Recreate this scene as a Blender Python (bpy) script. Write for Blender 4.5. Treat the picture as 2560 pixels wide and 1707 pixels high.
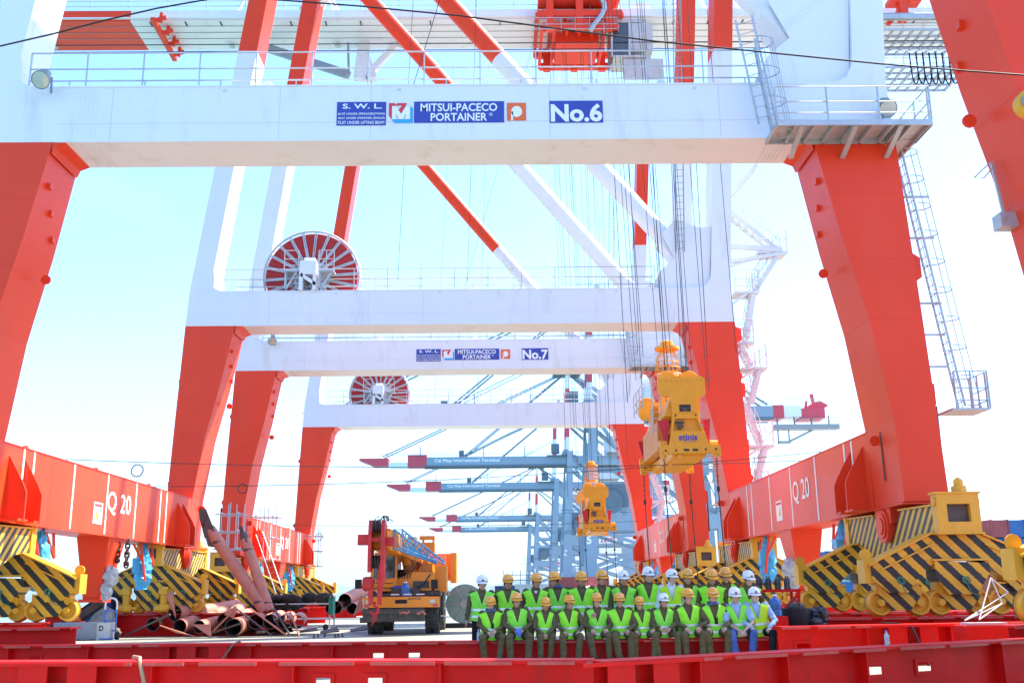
import bpy, bmesh, math, random
from math import sin, cos, pi, radians, sqrt, atan2
from mathutils import Vector, Matrix
random.seed(7)
scene = bpy.context.scene
for o in list(bpy.data.objects): bpy.data.objects.remove(o)
COL = scene.collection
# ------------------------------------------------------------------ camera
FPX, PITCH, YAW, ROLL, CAMH = 2549.52, radians(13.8124), radians(.8202), radians(-.6992), 1.4
def ray(px, py):
    a = (px-1280)/FPX; b = (py-853.5)/FPX
    c, s = cos(ROLL), sin(ROLL); a, b = a*c+b*s, -a*s+b*c
    x = a; u = -b
    y = cos(PITCH)-u*sin(PITCH); z = sin(PITCH)+u*cos(PITCH)
    return Vector((x*cos(YAW)+y*sin(YAW), -x*sin(YAW)+y*cos(YAW), z))
def W(px, py, Y=None, Z=None, X=None):
    """photograph position (2560 px wide) -> place in the world at a known depth, height or side"""
    r = ray(px, py)
    t = Y/r.y if Y is not None else ((Z-CAMH)/r.z if Z is not None else X/r.x)
    return Vector((r.x*t, r.y*t, r.z*t+CAMH))
cd = bpy.data.cameras.new('camera'); cam = bpy.data.objects.new('camera', cd); COL.objects.link(cam)
fw = ray(1280, 853.5).normalized()
rt = (ray(1281, 853.5)-ray(1280, 853.5)).normalized(); up = rt.cross(fw)
cam.matrix_world = Matrix(((rt.x, up.x, -fw.x, 0), (rt.y, up.y, -fw.y, 0), (rt.z, up.z, -fw.z, CAMH), (0, 0, 0, 1)))
cd.sensor_width = 36; cd.lens = FPX*36/2560; cd.clip_start = .1; cd.clip_end = 20000
scene.camera = cam
# ------------------------------------------------------------------ light
SUN_EL, SUN_AZ = radians(54), radians(22)      # azimuth from +X towards +Y
world = bpy.data.worlds.new('World'); scene.world = world; world.use_nodes = True
nt = world.node_tree; nt.nodes.clear()
wo = nt.nodes.new('ShaderNodeOutputWorld'); bg = nt.nodes.new('ShaderNodeBackground')
sky = nt.nodes.new('ShaderNodeTexSky'); sky.sky_type = 'NISHITA'; sky.sun_disc = False
sky.sun_elevation = SUN_EL; sky.sun_rotation = radians(90)-SUN_AZ
sky.air_density = 1.0; sky.dust_density = 1.0; sky.ozone_density = .6; sky.altitude = 0
tc = nt.nodes.new('ShaderNodeTexCoord')
sep = nt.nodes.new('ShaderNodeSeparateXYZ'); nt.links.new(tc.outputs['Generated'], sep.inputs[0])
def mathn(op, a, b=None, clamp=False):
    n = nt.nodes.new('ShaderNodeMath'); n.operation = op; n.use_clamp = clamp
    for i, v in enumerate((a, b)):
        if v is None: continue
        if isinstance(v, (int, float)): n.inputs[i].default_value = v
        else: nt.links.new(v, n.inputs[i])
    return n.outputs[0]
# thin bright haze towards the horizon + soft high cloud, all round the sky
mp = nt.nodes.new('ShaderNodeMapping'); mp.inputs['Scale'].default_value = (1.5, 1.5, 5)
nt.links.new(tc.outputs['Generated'], mp.inputs[0])
nz = nt.nodes.new('ShaderNodeTexNoise'); nz.inputs['Scale'].default_value = 2.2; nz.inputs['Detail'].default_value = 6; nz.inputs['Roughness'].default_value = .55
nt.links.new(mp.outputs[0], nz.inputs['Vector'])
cl = nt.nodes.new('ShaderNodeMapRange'); cl.inputs[1].default_value = .5; cl.inputs[2].default_value = .8; cl.inputs[4].default_value = .5
nt.links.new(nz.outputs['Fac'], cl.inputs[0])
low = nt.nodes.new('ShaderNodeMapRange'); low.interpolation_type = 'SMOOTHSTEP'
low.inputs[1].default_value = .0; low.inputs[2].default_value = .26; low.inputs[3].default_value = .84; low.inputs[4].default_value = .0
nt.links.new(sep.outputs[2], low.inputs[0])
hz = mathn('MAXIMUM', low.outputs[0], cl.outputs[0])
tint = nt.nodes.new('ShaderNodeMix'); tint.data_type = 'RGBA'; tint.blend_type = 'MULTIPLY'; tint.inputs[0].default_value = 1
nt.links.new(sky.outputs[0], tint.inputs[6]); tint.inputs[7].default_value = (.82, 1.06, 1.38, 1)
mx = nt.nodes.new('ShaderNodeMix'); mx.data_type = 'RGBA'
nt.links.new(hz, mx.inputs[0]); nt.links.new(tint.outputs[2], mx.inputs[6]); mx.inputs[7].default_value = (2.05, 2.7, 3.1, 1)
nt.links.new(mx.outputs[2], bg.inputs[0]); bg.inputs[1].default_value = .13
nt.links.new(bg.outputs[0], wo.inputs[0])
sl = bpy.data.lights.new('sun', 'SUN'); sl.energy = 4.7; sl.angle = radians(.53); sl.color = (1, .9, .76)
sun = bpy.data.objects.new('sun', sl); COL.objects.link(sun)
sd = Vector((cos(SUN_EL)*cos(SUN_AZ), cos(SUN_EL)*sin(SUN_AZ), sin(SUN_EL)))
sun.rotation_euler = sd.to_track_quat('Z', 'Y').to_euler()
scene.view_settings.view_transform = 'Standard'; scene.view_settings.look = 'None'
scene.view_settings.exposure = 1.68; scene.view_settings.gamma = 1
scene.view_settings.use_curve_mapping = False
try:
    scene.cycles.max_bounces = 6; scene.cycles.transparent_max_bounces = 8
except Exception: pass
# ------------------------------------------------------------------ materials
MATS = {}
def mat(name, col, rough=.5, metal=0., var=.12, scale=1.5, bump=0., spec=.5, col2=None, trans=0., coat=0., dirt_or_sheen=None, dscale=.6, damt=.5):
    if name in MATS: return MATS[name]
    m = bpy.data.materials.new(name); m.use_nodes = True; n = m.node_tree.nodes; L = m.node_tree.links
    b = n['Principled BSDF']; b.inputs['Roughness'].default_value = rough; b.inputs['Metallic'].default_value = metal
    b.inputs['Specular IOR Level'].default_value = spec
    if trans: b.inputs['Transmission Weight'].default_value = trans
    if coat: b.inputs['Coat Weight'].default_value = coat
    t = n.new('ShaderNodeTexCoord'); z = n.new('ShaderNodeTexNoise'); z.inputs['Scale'].default_value = scale; z.inputs['Detail'].default_value = 6
    z.inputs['Roughness'].default_value = .6
    L.new(t.outputs['Object'], z.inputs['Vector'])
    mr = n.new('ShaderNodeMapRange'); mr.inputs[1].default_value = .3; mr.inputs[2].default_value = .7
    L.new(z.outputs['Fac'], mr.inputs[0])
    mx = n.new('ShaderNodeMix'); mx.data_type = 'RGBA'; L.new(mr.outputs[0], mx.inputs[0])
    c2 = col2 or tuple(c*(1-var*2) for c in col)
    mx.inputs[6].default_value = (*col, 1); mx.inputs[7].default_value = (*c2, 1)
    out = mx.outputs[2]
    if dirt_or_sheen:
        mp = n.new('ShaderNodeMapping'); mp.inputs['Scale'].default_value = (dscale*2.2, dscale*2.2, dscale*.5)
        L.new(t.outputs['Object'], mp.inputs[0])
        z2 = n.new('ShaderNodeTexNoise'); z2.inputs['Scale'].default_value = 1.6; z2.inputs['Detail'].default_value = 9; z2.inputs['Roughness'].default_value = .7
        L.new(mp.outputs[0], z2.inputs['Vector'])
        r2 = n.new('ShaderNodeMapRange'); r2.inputs[1].default_value = .55; r2.inputs[2].default_value = .75; r2.inputs[4].default_value = damt
        L.new(z2.outputs['Fac'], r2.inputs[0])
        m2 = n.new('ShaderNodeMix'); m2.data_type = 'RGBA'; L.new(r2.outputs[0], m2.inputs[0]); L.new(out, m2.inputs[6]); m2.inputs[7].default_value = (*dirt_or_sheen, 1)
        out = m2.outputs[2]
    L.new(out, b.inputs['Base Color'])
    rr = n.new('ShaderNodeMapRange'); rr.inputs[3].default_value = max(0, rough-.06); rr.inputs[4].default_value = min(1, rough+.1)
    L.new(z.outputs['Fac'], rr.inputs[0]); L.new(rr.outputs[0], b.inputs['Roughness'])
    if bump:
        bp = n.new('ShaderNodeBump'); bp.inputs['Strength'].default_value = bump; bp.inputs['Distance'].default_value = .02
        L.new(z.outputs['Fac'], bp.inputs['Height']); L.new(bp.outputs[0], b.inputs['Normal'])
    MATS[name] = m; return m
def stripe_mat(name, ca, cb, period, ax=(1, 0, 1), duty=.5, rough=.5):
    if name in MATS: return MATS[name]
    m = mat(name, ca, rough, 0, .1, 2.5, dirt_or_sheen=tuple(c*.5 for c in ca), damt=.35)
    n = m.node_tree.nodes; L = m.node_tree.links; b = n['Principled BSDF']
    src = b.inputs['Base Color'].links[0].from_socket
    t = n.new('ShaderNodeTexCoord'); d = n.new('ShaderNodeVectorMath'); d.operation = 'DOT_PRODUCT'
    L.new(t.outputs['Object'], d.inputs[0]); d.inputs[1].default_value = ax
    zn = n.new('ShaderNodeTexNoise'); zn.inputs['Scale'].default_value = 22; zn.inputs['Detail'].default_value = 3; L.new(t.outputs['Object'], zn.inputs['Vector'])
    wv = n.new('ShaderNodeMath'); wv.operation = 'MULTIPLY_ADD'; L.new(zn.outputs['Fac'], wv.inputs[0]); wv.inputs[1].default_value = .05; L.new(d.outputs['Value'], wv.inputs[2])
    a = n.new('ShaderNodeMath'); a.operation = 'DIVIDE'; L.new(wv.outputs[0], a.inputs[0]); a.inputs[1].default_value = period
    f = n.new('ShaderNodeMath'); f.operation = 'FRACT'; L.new(a.outputs[0], f.inputs[0])
    g = n.new('ShaderNodeMath'); g.operation = 'GREATER_THAN'; L.new(f.outputs[0], g.inputs[0]); g.inputs[1].default_value = duty
    mx = n.new('ShaderNodeMix'); mx.data_type = 'RGBA'; L.new(g.outputs[0], mx.inputs[0]); L.new(src, mx.inputs[6]); mx.inputs[7].default_value = (*cb, 1)
    L.new(mx.outputs[2], b.inputs['Base Color'])
    return m
RED = mat('crane_red_paint', (.88, .056, .014), .36, 0, .07, .3, bump=.0, spec=.3, dirt_or_sheen=(.70, .10, .045), dscale=.22, damt=.4)  # soft paler patches: fading plus reflected light put into the colour
WHITE = mat('crane_white_paint', (.78, .78, .80), .42, 0, .03, .4, dirt_or_sheen=(.55, .48, .38), dscale=.35, damt=.6)
YEL = mat('bogie_yellow_paint', (.80, .40, .02), .42, 0, .08, 2, dirt_or_sheen=(.4, .2, .03), damt=.5)
STRIPE = stripe_mat('hazard_stripe', (.80, .42, .02), (.022, .024, .02), .42)
STRIPE_Y = stripe_mat('hazard_stripe_side', (.80, .45, .05), (.05, .05, .045), .34, (0, 1, 1))
STRIPE_X = STRIPE
STRIPE_YL = stripe_mat('hazard_stripe_side_left', (.80, .45, .05), (.05, .05, .045), .34, (0, -1, 1))
RAIL = mat('rail_beam_red', (.82, .008, .005), .5, 0, .14, 1.6, spec=.22, bump=.15, dirt_or_sheen=(.22, .04, .03), dscale=1.6, damt=.75)
RAILTOP = mat('rail_beam_worn', (.62, .07, .05), .5, 0, .15, 4, dirt_or_sheen=(.5, .18, .12), dscale=2, damt=.7)
GALV = mat('galvanised_steel', (.50, .52, .54), .45, .35, .1, 3)
GREY = mat('grey_paint', (.30, .32, .33), .5, 0, .1, 3)
DARK = mat('dark_steel', (.03, .03, .03), .5, .2, .2, 5)
BLACK = mat('black_rubber', (.02, .02, .02), .6, 0, .2, 6, spec=.3)
ROPE = mat('wire_rope', (.05, .05, .055), .5, .5, .2, 8)
GLASS = mat('dark_glass', (.07, .09, .09), .06, 0, .1, 1, spec=.8)
LAMPG = mat('lamp_glass', (.55, .55, .48), .15, .3, .1, 4)
BLUE = mat('sign_blue', (.035, .06, .36), .5, 0, .05, 2)
SIGNW = mat('sign_white', (.85, .85, .85), .5, 0, .02, 2)
SRED = mat('sign_red', (.7, .04, .06), .5, 0, .02, 2)
SCYAN = mat('sign_cyan', (.04, .36, .75), .5, 0, .02, 2)
SORANGE = mat('sign_orange', (.85, .14, .03), .5, 0, .02, 2)
CABLE = mat('reel_cable_red', (.55, .02, .015), .5, 0, .15, 12)
TARP = mat('blue_tarpaulin', (.03, .30, .62), .35, 0, .3, 5, bump=.8, col2=(.10, .50, .70))
PLAS = mat('clear_grey_wrap', (.55, .56, .56), .3, 0, .25, 7, bump=.9)
SALMON = mat('primer_pipe', (.56, .20, .13), .55, 0, .12, 2.5, dirt_or_sheen=(.22, .10, .07), dscale=1.2, damt=.7)
BURNT = mat('burnt_steel', (.06, .05, .045), .6, .1, .3, 4, col2=(.12, .08, .06))
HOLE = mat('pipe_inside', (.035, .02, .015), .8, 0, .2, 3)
# ------------------------------------------------------------------ mesh builder
class MB:
    def __init__(s): s.v = []; s.f = []; s.m = []; s.M = None
    def add(s, vs, fs, mi=0):
        o = len(s.v)
        s.v += [tuple(s.M @ Vector(p)) for p in vs] if s.M else [tuple(p) for p in vs]
        s.f += [tuple(i+o for i in f) for f in fs]; s.m += [mi]*len(fs)
    def hexa(s, p, mi=0):   # 8 corners: bottom 4 ccw, top 4 ccw
        s.add(p, [(3, 2, 1, 0), (4, 5, 6, 7), (0, 1, 5, 4), (1, 2, 6, 5), (2, 3, 7, 6), (3, 0, 4, 7)], mi)
    def box(s, x0, y0, z0, x1, y1, z1, mi=0):
        s.hexa([(x0, y0, z0), (x1, y0, z0), (x1, y1, z0), (x0, y1, z0), (x0, y0, z1), (x1, y0, z1), (x1, y1, z1), (x0, y1, z1)], mi)
    def prism(s, poly, axis, a, b, mi=0, cap=None):
        n = len(poly)
        def P(q, t):
            return {'y': (q[0], t, q[1]), 'x': (t, q[0], q[1]), 'z': (q[0], q[1], t)}[axis]
        vs = [P(q, a) for q in poly]+[P(q, b) for q in poly]
        s.add(vs, [(i, (i+1) % n, n+(i+1) % n, n+i) for i in range(n)], mi)
        s.add(vs, [tuple(range(n))[::-1], tuple(range(n, 2*n))], mi if cap is None else cap)
    def bar(s, p, q, w, h=None, mi=0, upv=None):
        p, q = Vector(p), Vector(q); h = h or w
        d = (q-p).normalized(); u = Vector(upv) if upv else Vector((0, 0, 1))
        if abs(d.dot(u)) > .98: u = Vector((0, 1, 0))
        a = d.cross(u).normalized()*w/2; b = a.normalized().cross(d)*h/2
        s.hexa([p-a-b, p+a-b, q+a-b, q-a-b, p-a+b, p+a+b, q+a+b, q-a+b], mi)
    def tube(s, pts, r, n=8, mi=0, cap=True, closed=False):
        pts = [Vector(p) for p in pts]; R = r if isinstance(r, (list, tuple)) else [r]*len(pts)
        rings = []; u = None; N = len(pts)
        for i, p in enumerate(pts):
            if closed: d = pts[(i+1) % N]-pts[i-1]
            else: d = pts[min(i+1, N-1)]-pts[max(i-1, 0)]
            if d.length < 1e-9: d = Vector((0, 0, 1))
            d.normalize()
            if u is None: u = d.orthogonal().normalized()
            u = (u-d*u.dot(d)); u = u.normalized() if u.length > 1e-6 else d.orthogonal().normalized()
            w = d.cross(u)
            rings.append([p+(u*cos(2*pi*k/n)+w*sin(2*pi*k/n))*R[i] for k in range(n)])
        vs = [q for g in rings for q in g]; fs = []
        for i in range(N if closed else N-1):
            j = (i+1) % N
            fs += [(i*n+k, i*n+(k+1) % n, j*n+(k+1) % n, j*n+k) for k in range(n)]
        s.add(vs, fs, mi)
        if cap and not closed:
            s.add(rings[0], [tuple(range(n))[::-1]], mi); s.add(rings[-1], [tuple(range(n))], mi)
    def lathe(s, prof, c=(0, 0, 0), axis='z', n=24, mi=0, cap=True):
        c = Vector(c); vs = []
        for r, h in prof:
            for k in range(n):
                a = 2*pi*k/n; x, y = r*cos(a), r*sin(a)
                vs.append(c+Vector({'z': (x, y, h), 'y': (x, h, y), 'x': (h, x, y)}[axis]))
        m = len(prof); fs = [(i*n+k, i*n+(k+1) % n, (i+1)*n+(k+1) % n, (i+1)*n+k) for i in range(m-1) for k in range(n)]
        s.add(vs, fs, mi)
        if cap: s.add(vs[:n], [tuple(range(n))[::-1]], mi); s.add(vs[-n:], [tuple(range(n))], mi)
    def ell(s, c, r, n=12, m=8, mi=0):
        if not isinstance(r, (tuple, list)): r = (r, r, r)
        vs = []; c = Vector(c)
        for i in range(m+1):
            t = pi*i/m
            for k in range(n):
                a = 2*pi*k/n; vs.append((c.x+r[0]*sin(t)*cos(a), c.y+r[1]*sin(t)*sin(a), c.z+r[2]*cos(t)))
        s.add(vs, [(i*n+k, (i+1)*n+k, (i+1)*n+(k+1) % n, i*n+(k+1) % n) for i in range(m) for k in range(n)], mi)
    def plate(s, poly3, t, mi=0):    # polygon in space, thickness t along its normal
        P = [Vector(p) for p in poly3]; nrm = (P[1]-P[0]).cross(P[2]-P[0]).normalized()*t/2; n = len(P)
        s.add([p-nrm for p in P]+[p+nrm for p in P], [tuple(range(n))[::-1], tuple(range(n, 2*n))]+[(i, (i+1) % n, n+(i+1) % n, n+i) for i in range(n)], mi)
    def mesh(s, name, mats, smooth=False):
        me = bpy.data.meshes.new(name); me.from_pydata(s.v, [], s.f)
        for m in (mats if isinstance(mats, (list, tuple)) else [mats]): me.materials.append(m)
        me.polygons.foreach_set('material_index', s.m)
        bm = bmesh.new(); bm.from_mesh(me)
        bmesh.ops.remove_doubles(bm, verts=bm.verts, dist=1e-5) if smooth else None
        bmesh.ops.recalc_face_normals(bm, faces=bm.faces); bm.to_mesh(me); bm.free()
        if smooth:
            me.polygons.foreach_set('use_smooth', [True]*len(me.polygons))
            me.set_sharp_from_angle(angle=radians(35))
        me.update(); return me
def crumple(mb, amt, seed=1, start=0):
    rc_ = random.Random(seed); key = {}
    for i in range(start, len(mb.v)):
        v = mb.v[i]; k = (round(v[0], 3), round(v[1], 3), round(v[2], 3))
        if k not in key: key[k] = (v[0]+rc_.uniform(-amt, amt), v[1]+rc_.uniform(-amt, amt), v[2]+rc_.uniform(-amt, amt))
        mb.v[i] = key[k]
    return mb
def tag(o, label=None, cat=None, group=None, kind=None):
    if label: o['label'] = label
    if cat: o['category'] = cat
    if group: o['group'] = group
    if kind: o['kind'] = kind
    return o
def thing(name, label, cat, loc=(0, 0, 0), rz=0, group=None):
    o = bpy.data.objects.new(name, None); COL.objects.link(o); o.location = loc; o.rotation_euler = (0, 0, rz)
    o.empty_display_size = .3
    return tag(o, label, cat, group, 'thing')
def part(name, mb, mats, parent=None, smooth=False, loc=None, world=False, label=None, kind=None):
    me = mb if isinstance(mb, bpy.types.Mesh) else mb.mesh(name, mats, smooth)
    o = bpy.data.objects.new(name, me); COL.objects.link(o)
    if parent: o.parent = parent
    if loc is not None: o.location = loc
    if world and parent:                     # mesh given in world coordinates
        w = Vector(parent.location); q = parent.parent
        while q: w += Vector(q.location); q = q.parent
        o.location = -w
    return tag(o, label, None, None, kind)
def solo(name, mb, mats, label, cat, smooth=False, group=None, origin=None):
    o = part(name, mb, mats, None, smooth); tag(o, label, cat, group, 'thing')
    if origin is not None:
        o.data.transform(Matrix.Translation(-Vector(origin))); o.location = origin
    return o
def struct(name, mb, mats, kind='structure'):
    return tag(part(name, mb, mats), kind=kind)
def copy_tree(o, parent=None, loc=None):
    c = o.copy(); COL.objects.link(c); c.parent = parent
    if loc is not None: c.location = loc
    for ch in list(o.children): copy_tree(ch, c)
    return c
def text_mesh(txt, h, bold=0., sx=1., spacing=1.):
    """letters as a flat mesh in the xz plane facing -Y, left/bottom at origin; returns (verts, faces, width)"""
    cu = bpy.data.curves.new('t', 'FONT'); cu.body = txt; cu.size = 1; cu.offset = bold; cu.space_character = spacing; cu.resolution_u = 3
    ob = bpy.data.objects.new('t', cu); COL.objects.link(ob)
    me = bpy.data.meshes.new_from_object(ob.evaluated_get(bpy.context.evaluated_depsgraph_get()))
    vs = [v.co.copy() for v in me.vertices]; fs = [tuple(p.vertices) for p in me.polygons]
    bpy.data.objects.remove(ob); bpy.data.curves.remove(cu); bpy.data.meshes.remove(me)
    if not vs: return [], [], 0
    x0 = min(v.x for v in vs); x1 = max(v.x for v in vs); y0 = min(v.y for v in vs); y1 = max(v.y for v in vs)
    k = h/(y1-y0)
    return [((v.x-x0)*k*sx, 0, (v.y-y0)*k) for v in vs], fs, (x1-x0)*k*sx
def lettering(txt, h, M, bold=0., width=None, mi=0, mb=None, depth=.006, spacing=1.):
    vs, fs, w = text_mesh(txt, h, bold, 1., spacing)
    if width: vs = [(v[0]*width/w, v[1], v[2]) for v in vs]
    mb = mb or MB(); old = mb.M; mb.M = M
    mb.add(vs, [f[::-1] for f in fs], mi); mb.M = old
    return mb
# ------------------------------------------------------------------ setting: sea, shore, deck, quay
WATER = mat('sea_water', (.10, .26, .26), .18, 0, .1, .05, bump=.4)
SHORE = mat('shore_green', (.09, .14, .15), .9, 0, .15, .004, col2=(.13, .19, .21))
DECK = mat('deck_steel', (.30, .31, .235), .6, 0, .12, .35, bump=.15, col2=(.20, .21, .17), dirt_or_sheen=(.07, .07, .06), dscale=.35, damt=.75)
QUAY = mat('quay_concrete', (.38, .37, .34), .8, 0, .1, .3)
mb = MB(); mb.add([(-9000, -2000, -4), (9000, -2000, -4), (9000, 12000, -4), (-9000, 12000, -4)], [(0, 1, 2, 3)]); struct('sea', mb, WATER)
mb = MB(); rh = random.Random(3); n = 120; vs = []; fs = []
for i in range(n+1):
    x = -2600+3400*i/n; h = 17+9*sin(i*.21)+5*sin(i*.67+1)+rh.uniform(-1.5, 1.5); h = max(5, h)
    vs += [(x, 2300, -4.5), (x, 2420, h), (x, 2900, h*1.4)]
for i in range(n):
    fs += [(3*i, 3*i+3, 3*i+4, 3*i+1), (3*i+1, 3*i+4, 3*i+5, 3*i+2)]
mb.add(vs, fs); struct('far_hills', mb, SHORE)
mb = MB(); mb.box(-17.2, -14, -3, 60, 95, 0); struct('deck', mb, DECK)
mb = MB(); mb.box(12, 120, -4.2, 900, 1500, -.6); struct('quay', mb, QUAY)
# deck plate seams: raised weld lines
mb = MB()
for k in range(9): mb.box(-17.1, 20+6*k, 0, 59.9, 20.03+6*k, .006)
for k in range(12): mb.box(-12+6*k, -13, .0, -11.97+6*k, 94.9, .005)
struct('deck_weld_seams', mb, mat('weld_seam', (.2, .2, .17), .7))

# ------------------------------------------------------------------ portal cranes
def leg_prism(mb, prof_in, prof_out, y0, y1, s, mi=0, yb=None):
    """leg box between an inner and outer (x,z) outline, s = side; yb widens the foot"""
    zs = sorted({z for _, z in prof_in} | {z for _, z in prof_out})
    def at(pr, z):
        pr = sorted(pr, key=lambda q: q[1])
        for a, b in zip(pr, pr[1:]):
            if a[1]-1e-6 <= z <= b[1]+1e-6: return a[0]+(b[0]-a[0])*(z-a[1])/(b[1]-a[1])
        return pr[-1][0]
    vs = []
    for z in zs:
        t = (z-zs[0])/(zs[-1]-zs[0]); e = (yb or 0)*(1-t)
        xi, xo = at(prof_in, z)*s, at(prof_out, z)*s
        vs += [(xi, y0, z), (xo, y0, z), (xo, y1+e, z), (xi, y1+e, z)]
    n = len(zs); fs = [(4*i+k, 4*i+(k+1) % 4, 4*i+4+(k+1) % 4, 4*i+4+k) for i in range(n-1) for k in range(4)]
    fs += [(0, 1, 2, 3), tuple(4*n-4+k for k in (3, 2, 1, 0))]
    mb.add(vs, fs, mi)
HB, HT, TB = 12.41, 13.92, 1.58
ZRW = 25.2    # height where white paint turns red
def up_out(z, s): return 11.5-.13*(z-13.9) if s < 0 else 11.5+.07*(z-13.9)
def railing(mb, p, q, h=1.0, step=1.45, r=.022, mids=(.55, .22), post=.03):
    p, q = Vector(p), Vector(q); L = (q-p).length; n = max(1, round(L/step)); u = Vector((0, 0, 1))
    for t in (1,)+tuple(mids): mb.tube([p+u*h*t, q+u*h*t], r, 5)
    for i in range(n+1):
        a = p+(q-p)*i/n; mb.bar(a, a+u*h, post*1.6, post, 0, (1, 0, 0))
def caged_ladder(mb, p, q, out=(1, 0, 0), w=.42, cage=True, rung=.3, cr=.36):
    p, q, o = Vector(p), Vector(q), Vector(out).normalized(); d = (q-p).normalized(); s = d.cross(o).normalized()*w/2
    mb.bar(p-s, q-s, .05, .03); mb.bar(p+s, q+s, .05, .03)
    n = int((q-p).length/rung)
    for i in range(n): a = p+(q-p)*(i+.5)/n; mb.tube([a-s, a+s], .012, 4, cap=False)
    if cage:
        m = max(2, int((q-p).length/.7)); rings = []
        for i in range(m+1):
            c = p+(q-p)*i/m; s1 = s.normalized()
            ring = [c+s1*cr*cos(t)+o*(cr*1.5*sin(t)+.02) for t in [pi*k/10 for k in range(11)]]
            rings.append(ring); mb.tube(ring, .016, 4, cap=False)
        for k in (1, 3, 5, 7, 9): mb.tube([r_[k] for r_ in rings], .011, 4, cap=False)
def stair(mb, p, q, w=.7, rail=True):
    """flight between two landings (world-ish coords), width along y"""
    p, q = Vector(p), Vector(q); y = Vector((0, w, 0)); n = max(4, int(abs(q.z-p.z)/.24))
    for o in (Vector(), y): mb.bar(p+o, q+o, .04, .18)
    for i in range(n):
        a = p+(q-p)*(i+.5)/n; mb.box(a.x-.11, a.y, a.z-.015, a.x+.11, a.y+w, a.z+.015)
    if rail:
        for o in (Vector(), y):
            for h in (.95, .5): mb.tube([p+o+Vector((0, 0, h)), q+o+Vector((0, 0, h))], .02, 4)
            for t in (0, .33, .66, 1): a = p+(q-p)*t+o; mb.tube([a, a+Vector((0, 0, .95))], .02, 4)
RIVET = None
WHEEL = None
def wheel_mesh():
    global WHEEL
    if WHEEL: return WHEEL
    m = MB(); m.lathe([(.05, -.13), (.09, -.125), (.10, -.06), (.19, -.055), (.21, -.12), (.255, -.12), (.262, -.05), (.262, .05), (.29, .055), (.29, .09), (.21, .09), (.1, .06), (.05, .12)], axis='y', n=28, mi=0)
    m.lathe([(.291, .056), (.291, .089)], axis='y', n=28, mi=1, cap=False)
    WHEEL = m.mesh('wheel', [YEL, DARK], True); return WHEEL
PROTO = {}
def truck_mesh(s):
    k = ('truck', s)
    if k in PROTO: return PROTO[k]
    m = MB(); P = [(-.46, 1.46), (.46, 1.46), (.46, 1.26), (.2, .93), (-.2, .93), (-.46, 1.26)]
    for y in (-.17, .14): m.prism(P, 'y', y, y+.03, 0)
    m.box(-.48, -.2, 1.46, .48, .2, 1.50, 1)
    m.box(-.5, -.14, 1.28, -.46, .14, 1.46, 1); m.box(.46, -.14, 1.28, .5, .14, 1.46, 1)
    m.lathe([(.07, -.2), (.07, .2)], c=(0, 0, 1.35), axis='y', n=12, mi=1)
    for x in (-.42, .42):
        m.lathe([(.075, -.2), (.075, .2)], c=(x, 0, 1.09), axis='y', n=10, mi=1)
        for b in range(5): m.box(x-.055+.03*b, -.176, 1.27, x-.04+.03*b, -.17, 1.29, 1)
    PROTO[k] = m.mesh('truck_frame', [STRIPE if s > 0 else STRIPE_X, YEL]); return PROTO[k]
def rocker_mesh(s):
    k = ('rocker', s)
    if k in PROTO: return PROTO[k]
    m = MB(); P = [(-.55, 2.5), (.5, 2.5), (1.75, 1.95), (1.9, 1.85), (1.9, 1.58), (1.55, 1.3), (1.15, 1.3), (.9, 1.62), (.45, 1.98), (-.45, 1.98), (-.9, 1.62), (-1.15, 1.3), (-1.55, 1.3), (-1.9, 1.58), (-1.9, 1.85), (-1.75, 1.95)]
    m.prism(P, 'y', -.26, .26, 0, 0)
    # flange plates along the upper edge, standing proud of the web
    T = [(-1.95, 1.87), (-1.75, 1.98), (-.56, 2.53), (.52, 2.53), (1.75, 1.98), (1.95, 1.87)]
    for a, b in zip(T, T[1:]): m.bar((a[0], 0, a[1]), (b[0], 0, b[1]), .64, .04, 1)
    for x in (-1.92, 1.92):
        m.box(x-.12, -.22, 1.5, x+.12, .22, 2.0, 1); m.lathe([(.13, -.03), (.13, .03)], c=(x, 0, 2.1), axis='y', n=12, mi=1)
    m.prism([(-.55, 1.95), (.62, 1.9), (.62, 1.7), (.3, 1.25), (-.3, 1.25), (-.55, 1.6)], 'y', -.33, .2, 0, 0); m.box(-.6, -.35, 1.95, .66, .22, 1.99, 1)
    for cx_, cz_ in ((-1.35, 1.55), (1.3, 1.55), (.05, 1.55)): m.tube([(cx_+.07*cos(t_), -.36-.01*t_, cz_+.07*sin(t_)) for t_ in [q_*.6 for q_ in range(22)]], .012, 4, 2); m.tube([(cx_, -.37, cz_), (cx_+.1, -.36, cz_-.25), (cx_+.3, -.3, cz_-.35)], .012, 4, 2)
    m.bar((-1.7, -.29, 1.78), (-.5, -.29, 2.32), .03, .03, 1); m.bar((.6, -.29, 2.3), (1.7, -.29, 1.78), .03, .03, 1)
    PROTO[k] = m.mesh('rocker_beam', [STRIPE if s > 0 else STRIPE_X, YEL, mat('hose_green', (.05, .25, .15), .5)]); return PROTO[k]
def motor_mesh():
    if 'motor' in PROTO: return PROTO['motor']
    m = MB()
    m.lathe([(.10, .9), (.17, .92), (.17, 1.12), (.12, 1.15), (.12, 1.45), (.15, 1.47), (.15, 1.72), (.13, 1.76), (.04, 1.76)], n=16)
    m.lathe([(.05, -.34), (.12, -.3), (.15, -.1), (.15, .18), (.1, .22)], c=(0, 0, 1.0), axis='x', n=14)
    m.lathe([(.05, .2), (.06, .2), (.06, .42), (.04, .43)], c=(0, 0, 1.0), axis='x', n=10)
    for k in range(6): m.box(-.16, -.012+.05*k-.14, 1.5, .16, .012+.05*k-.14, 1.68)
    PROTO['motor'] = m.mesh('drive_motor', YEL, True); return PROTO['motor']
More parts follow.
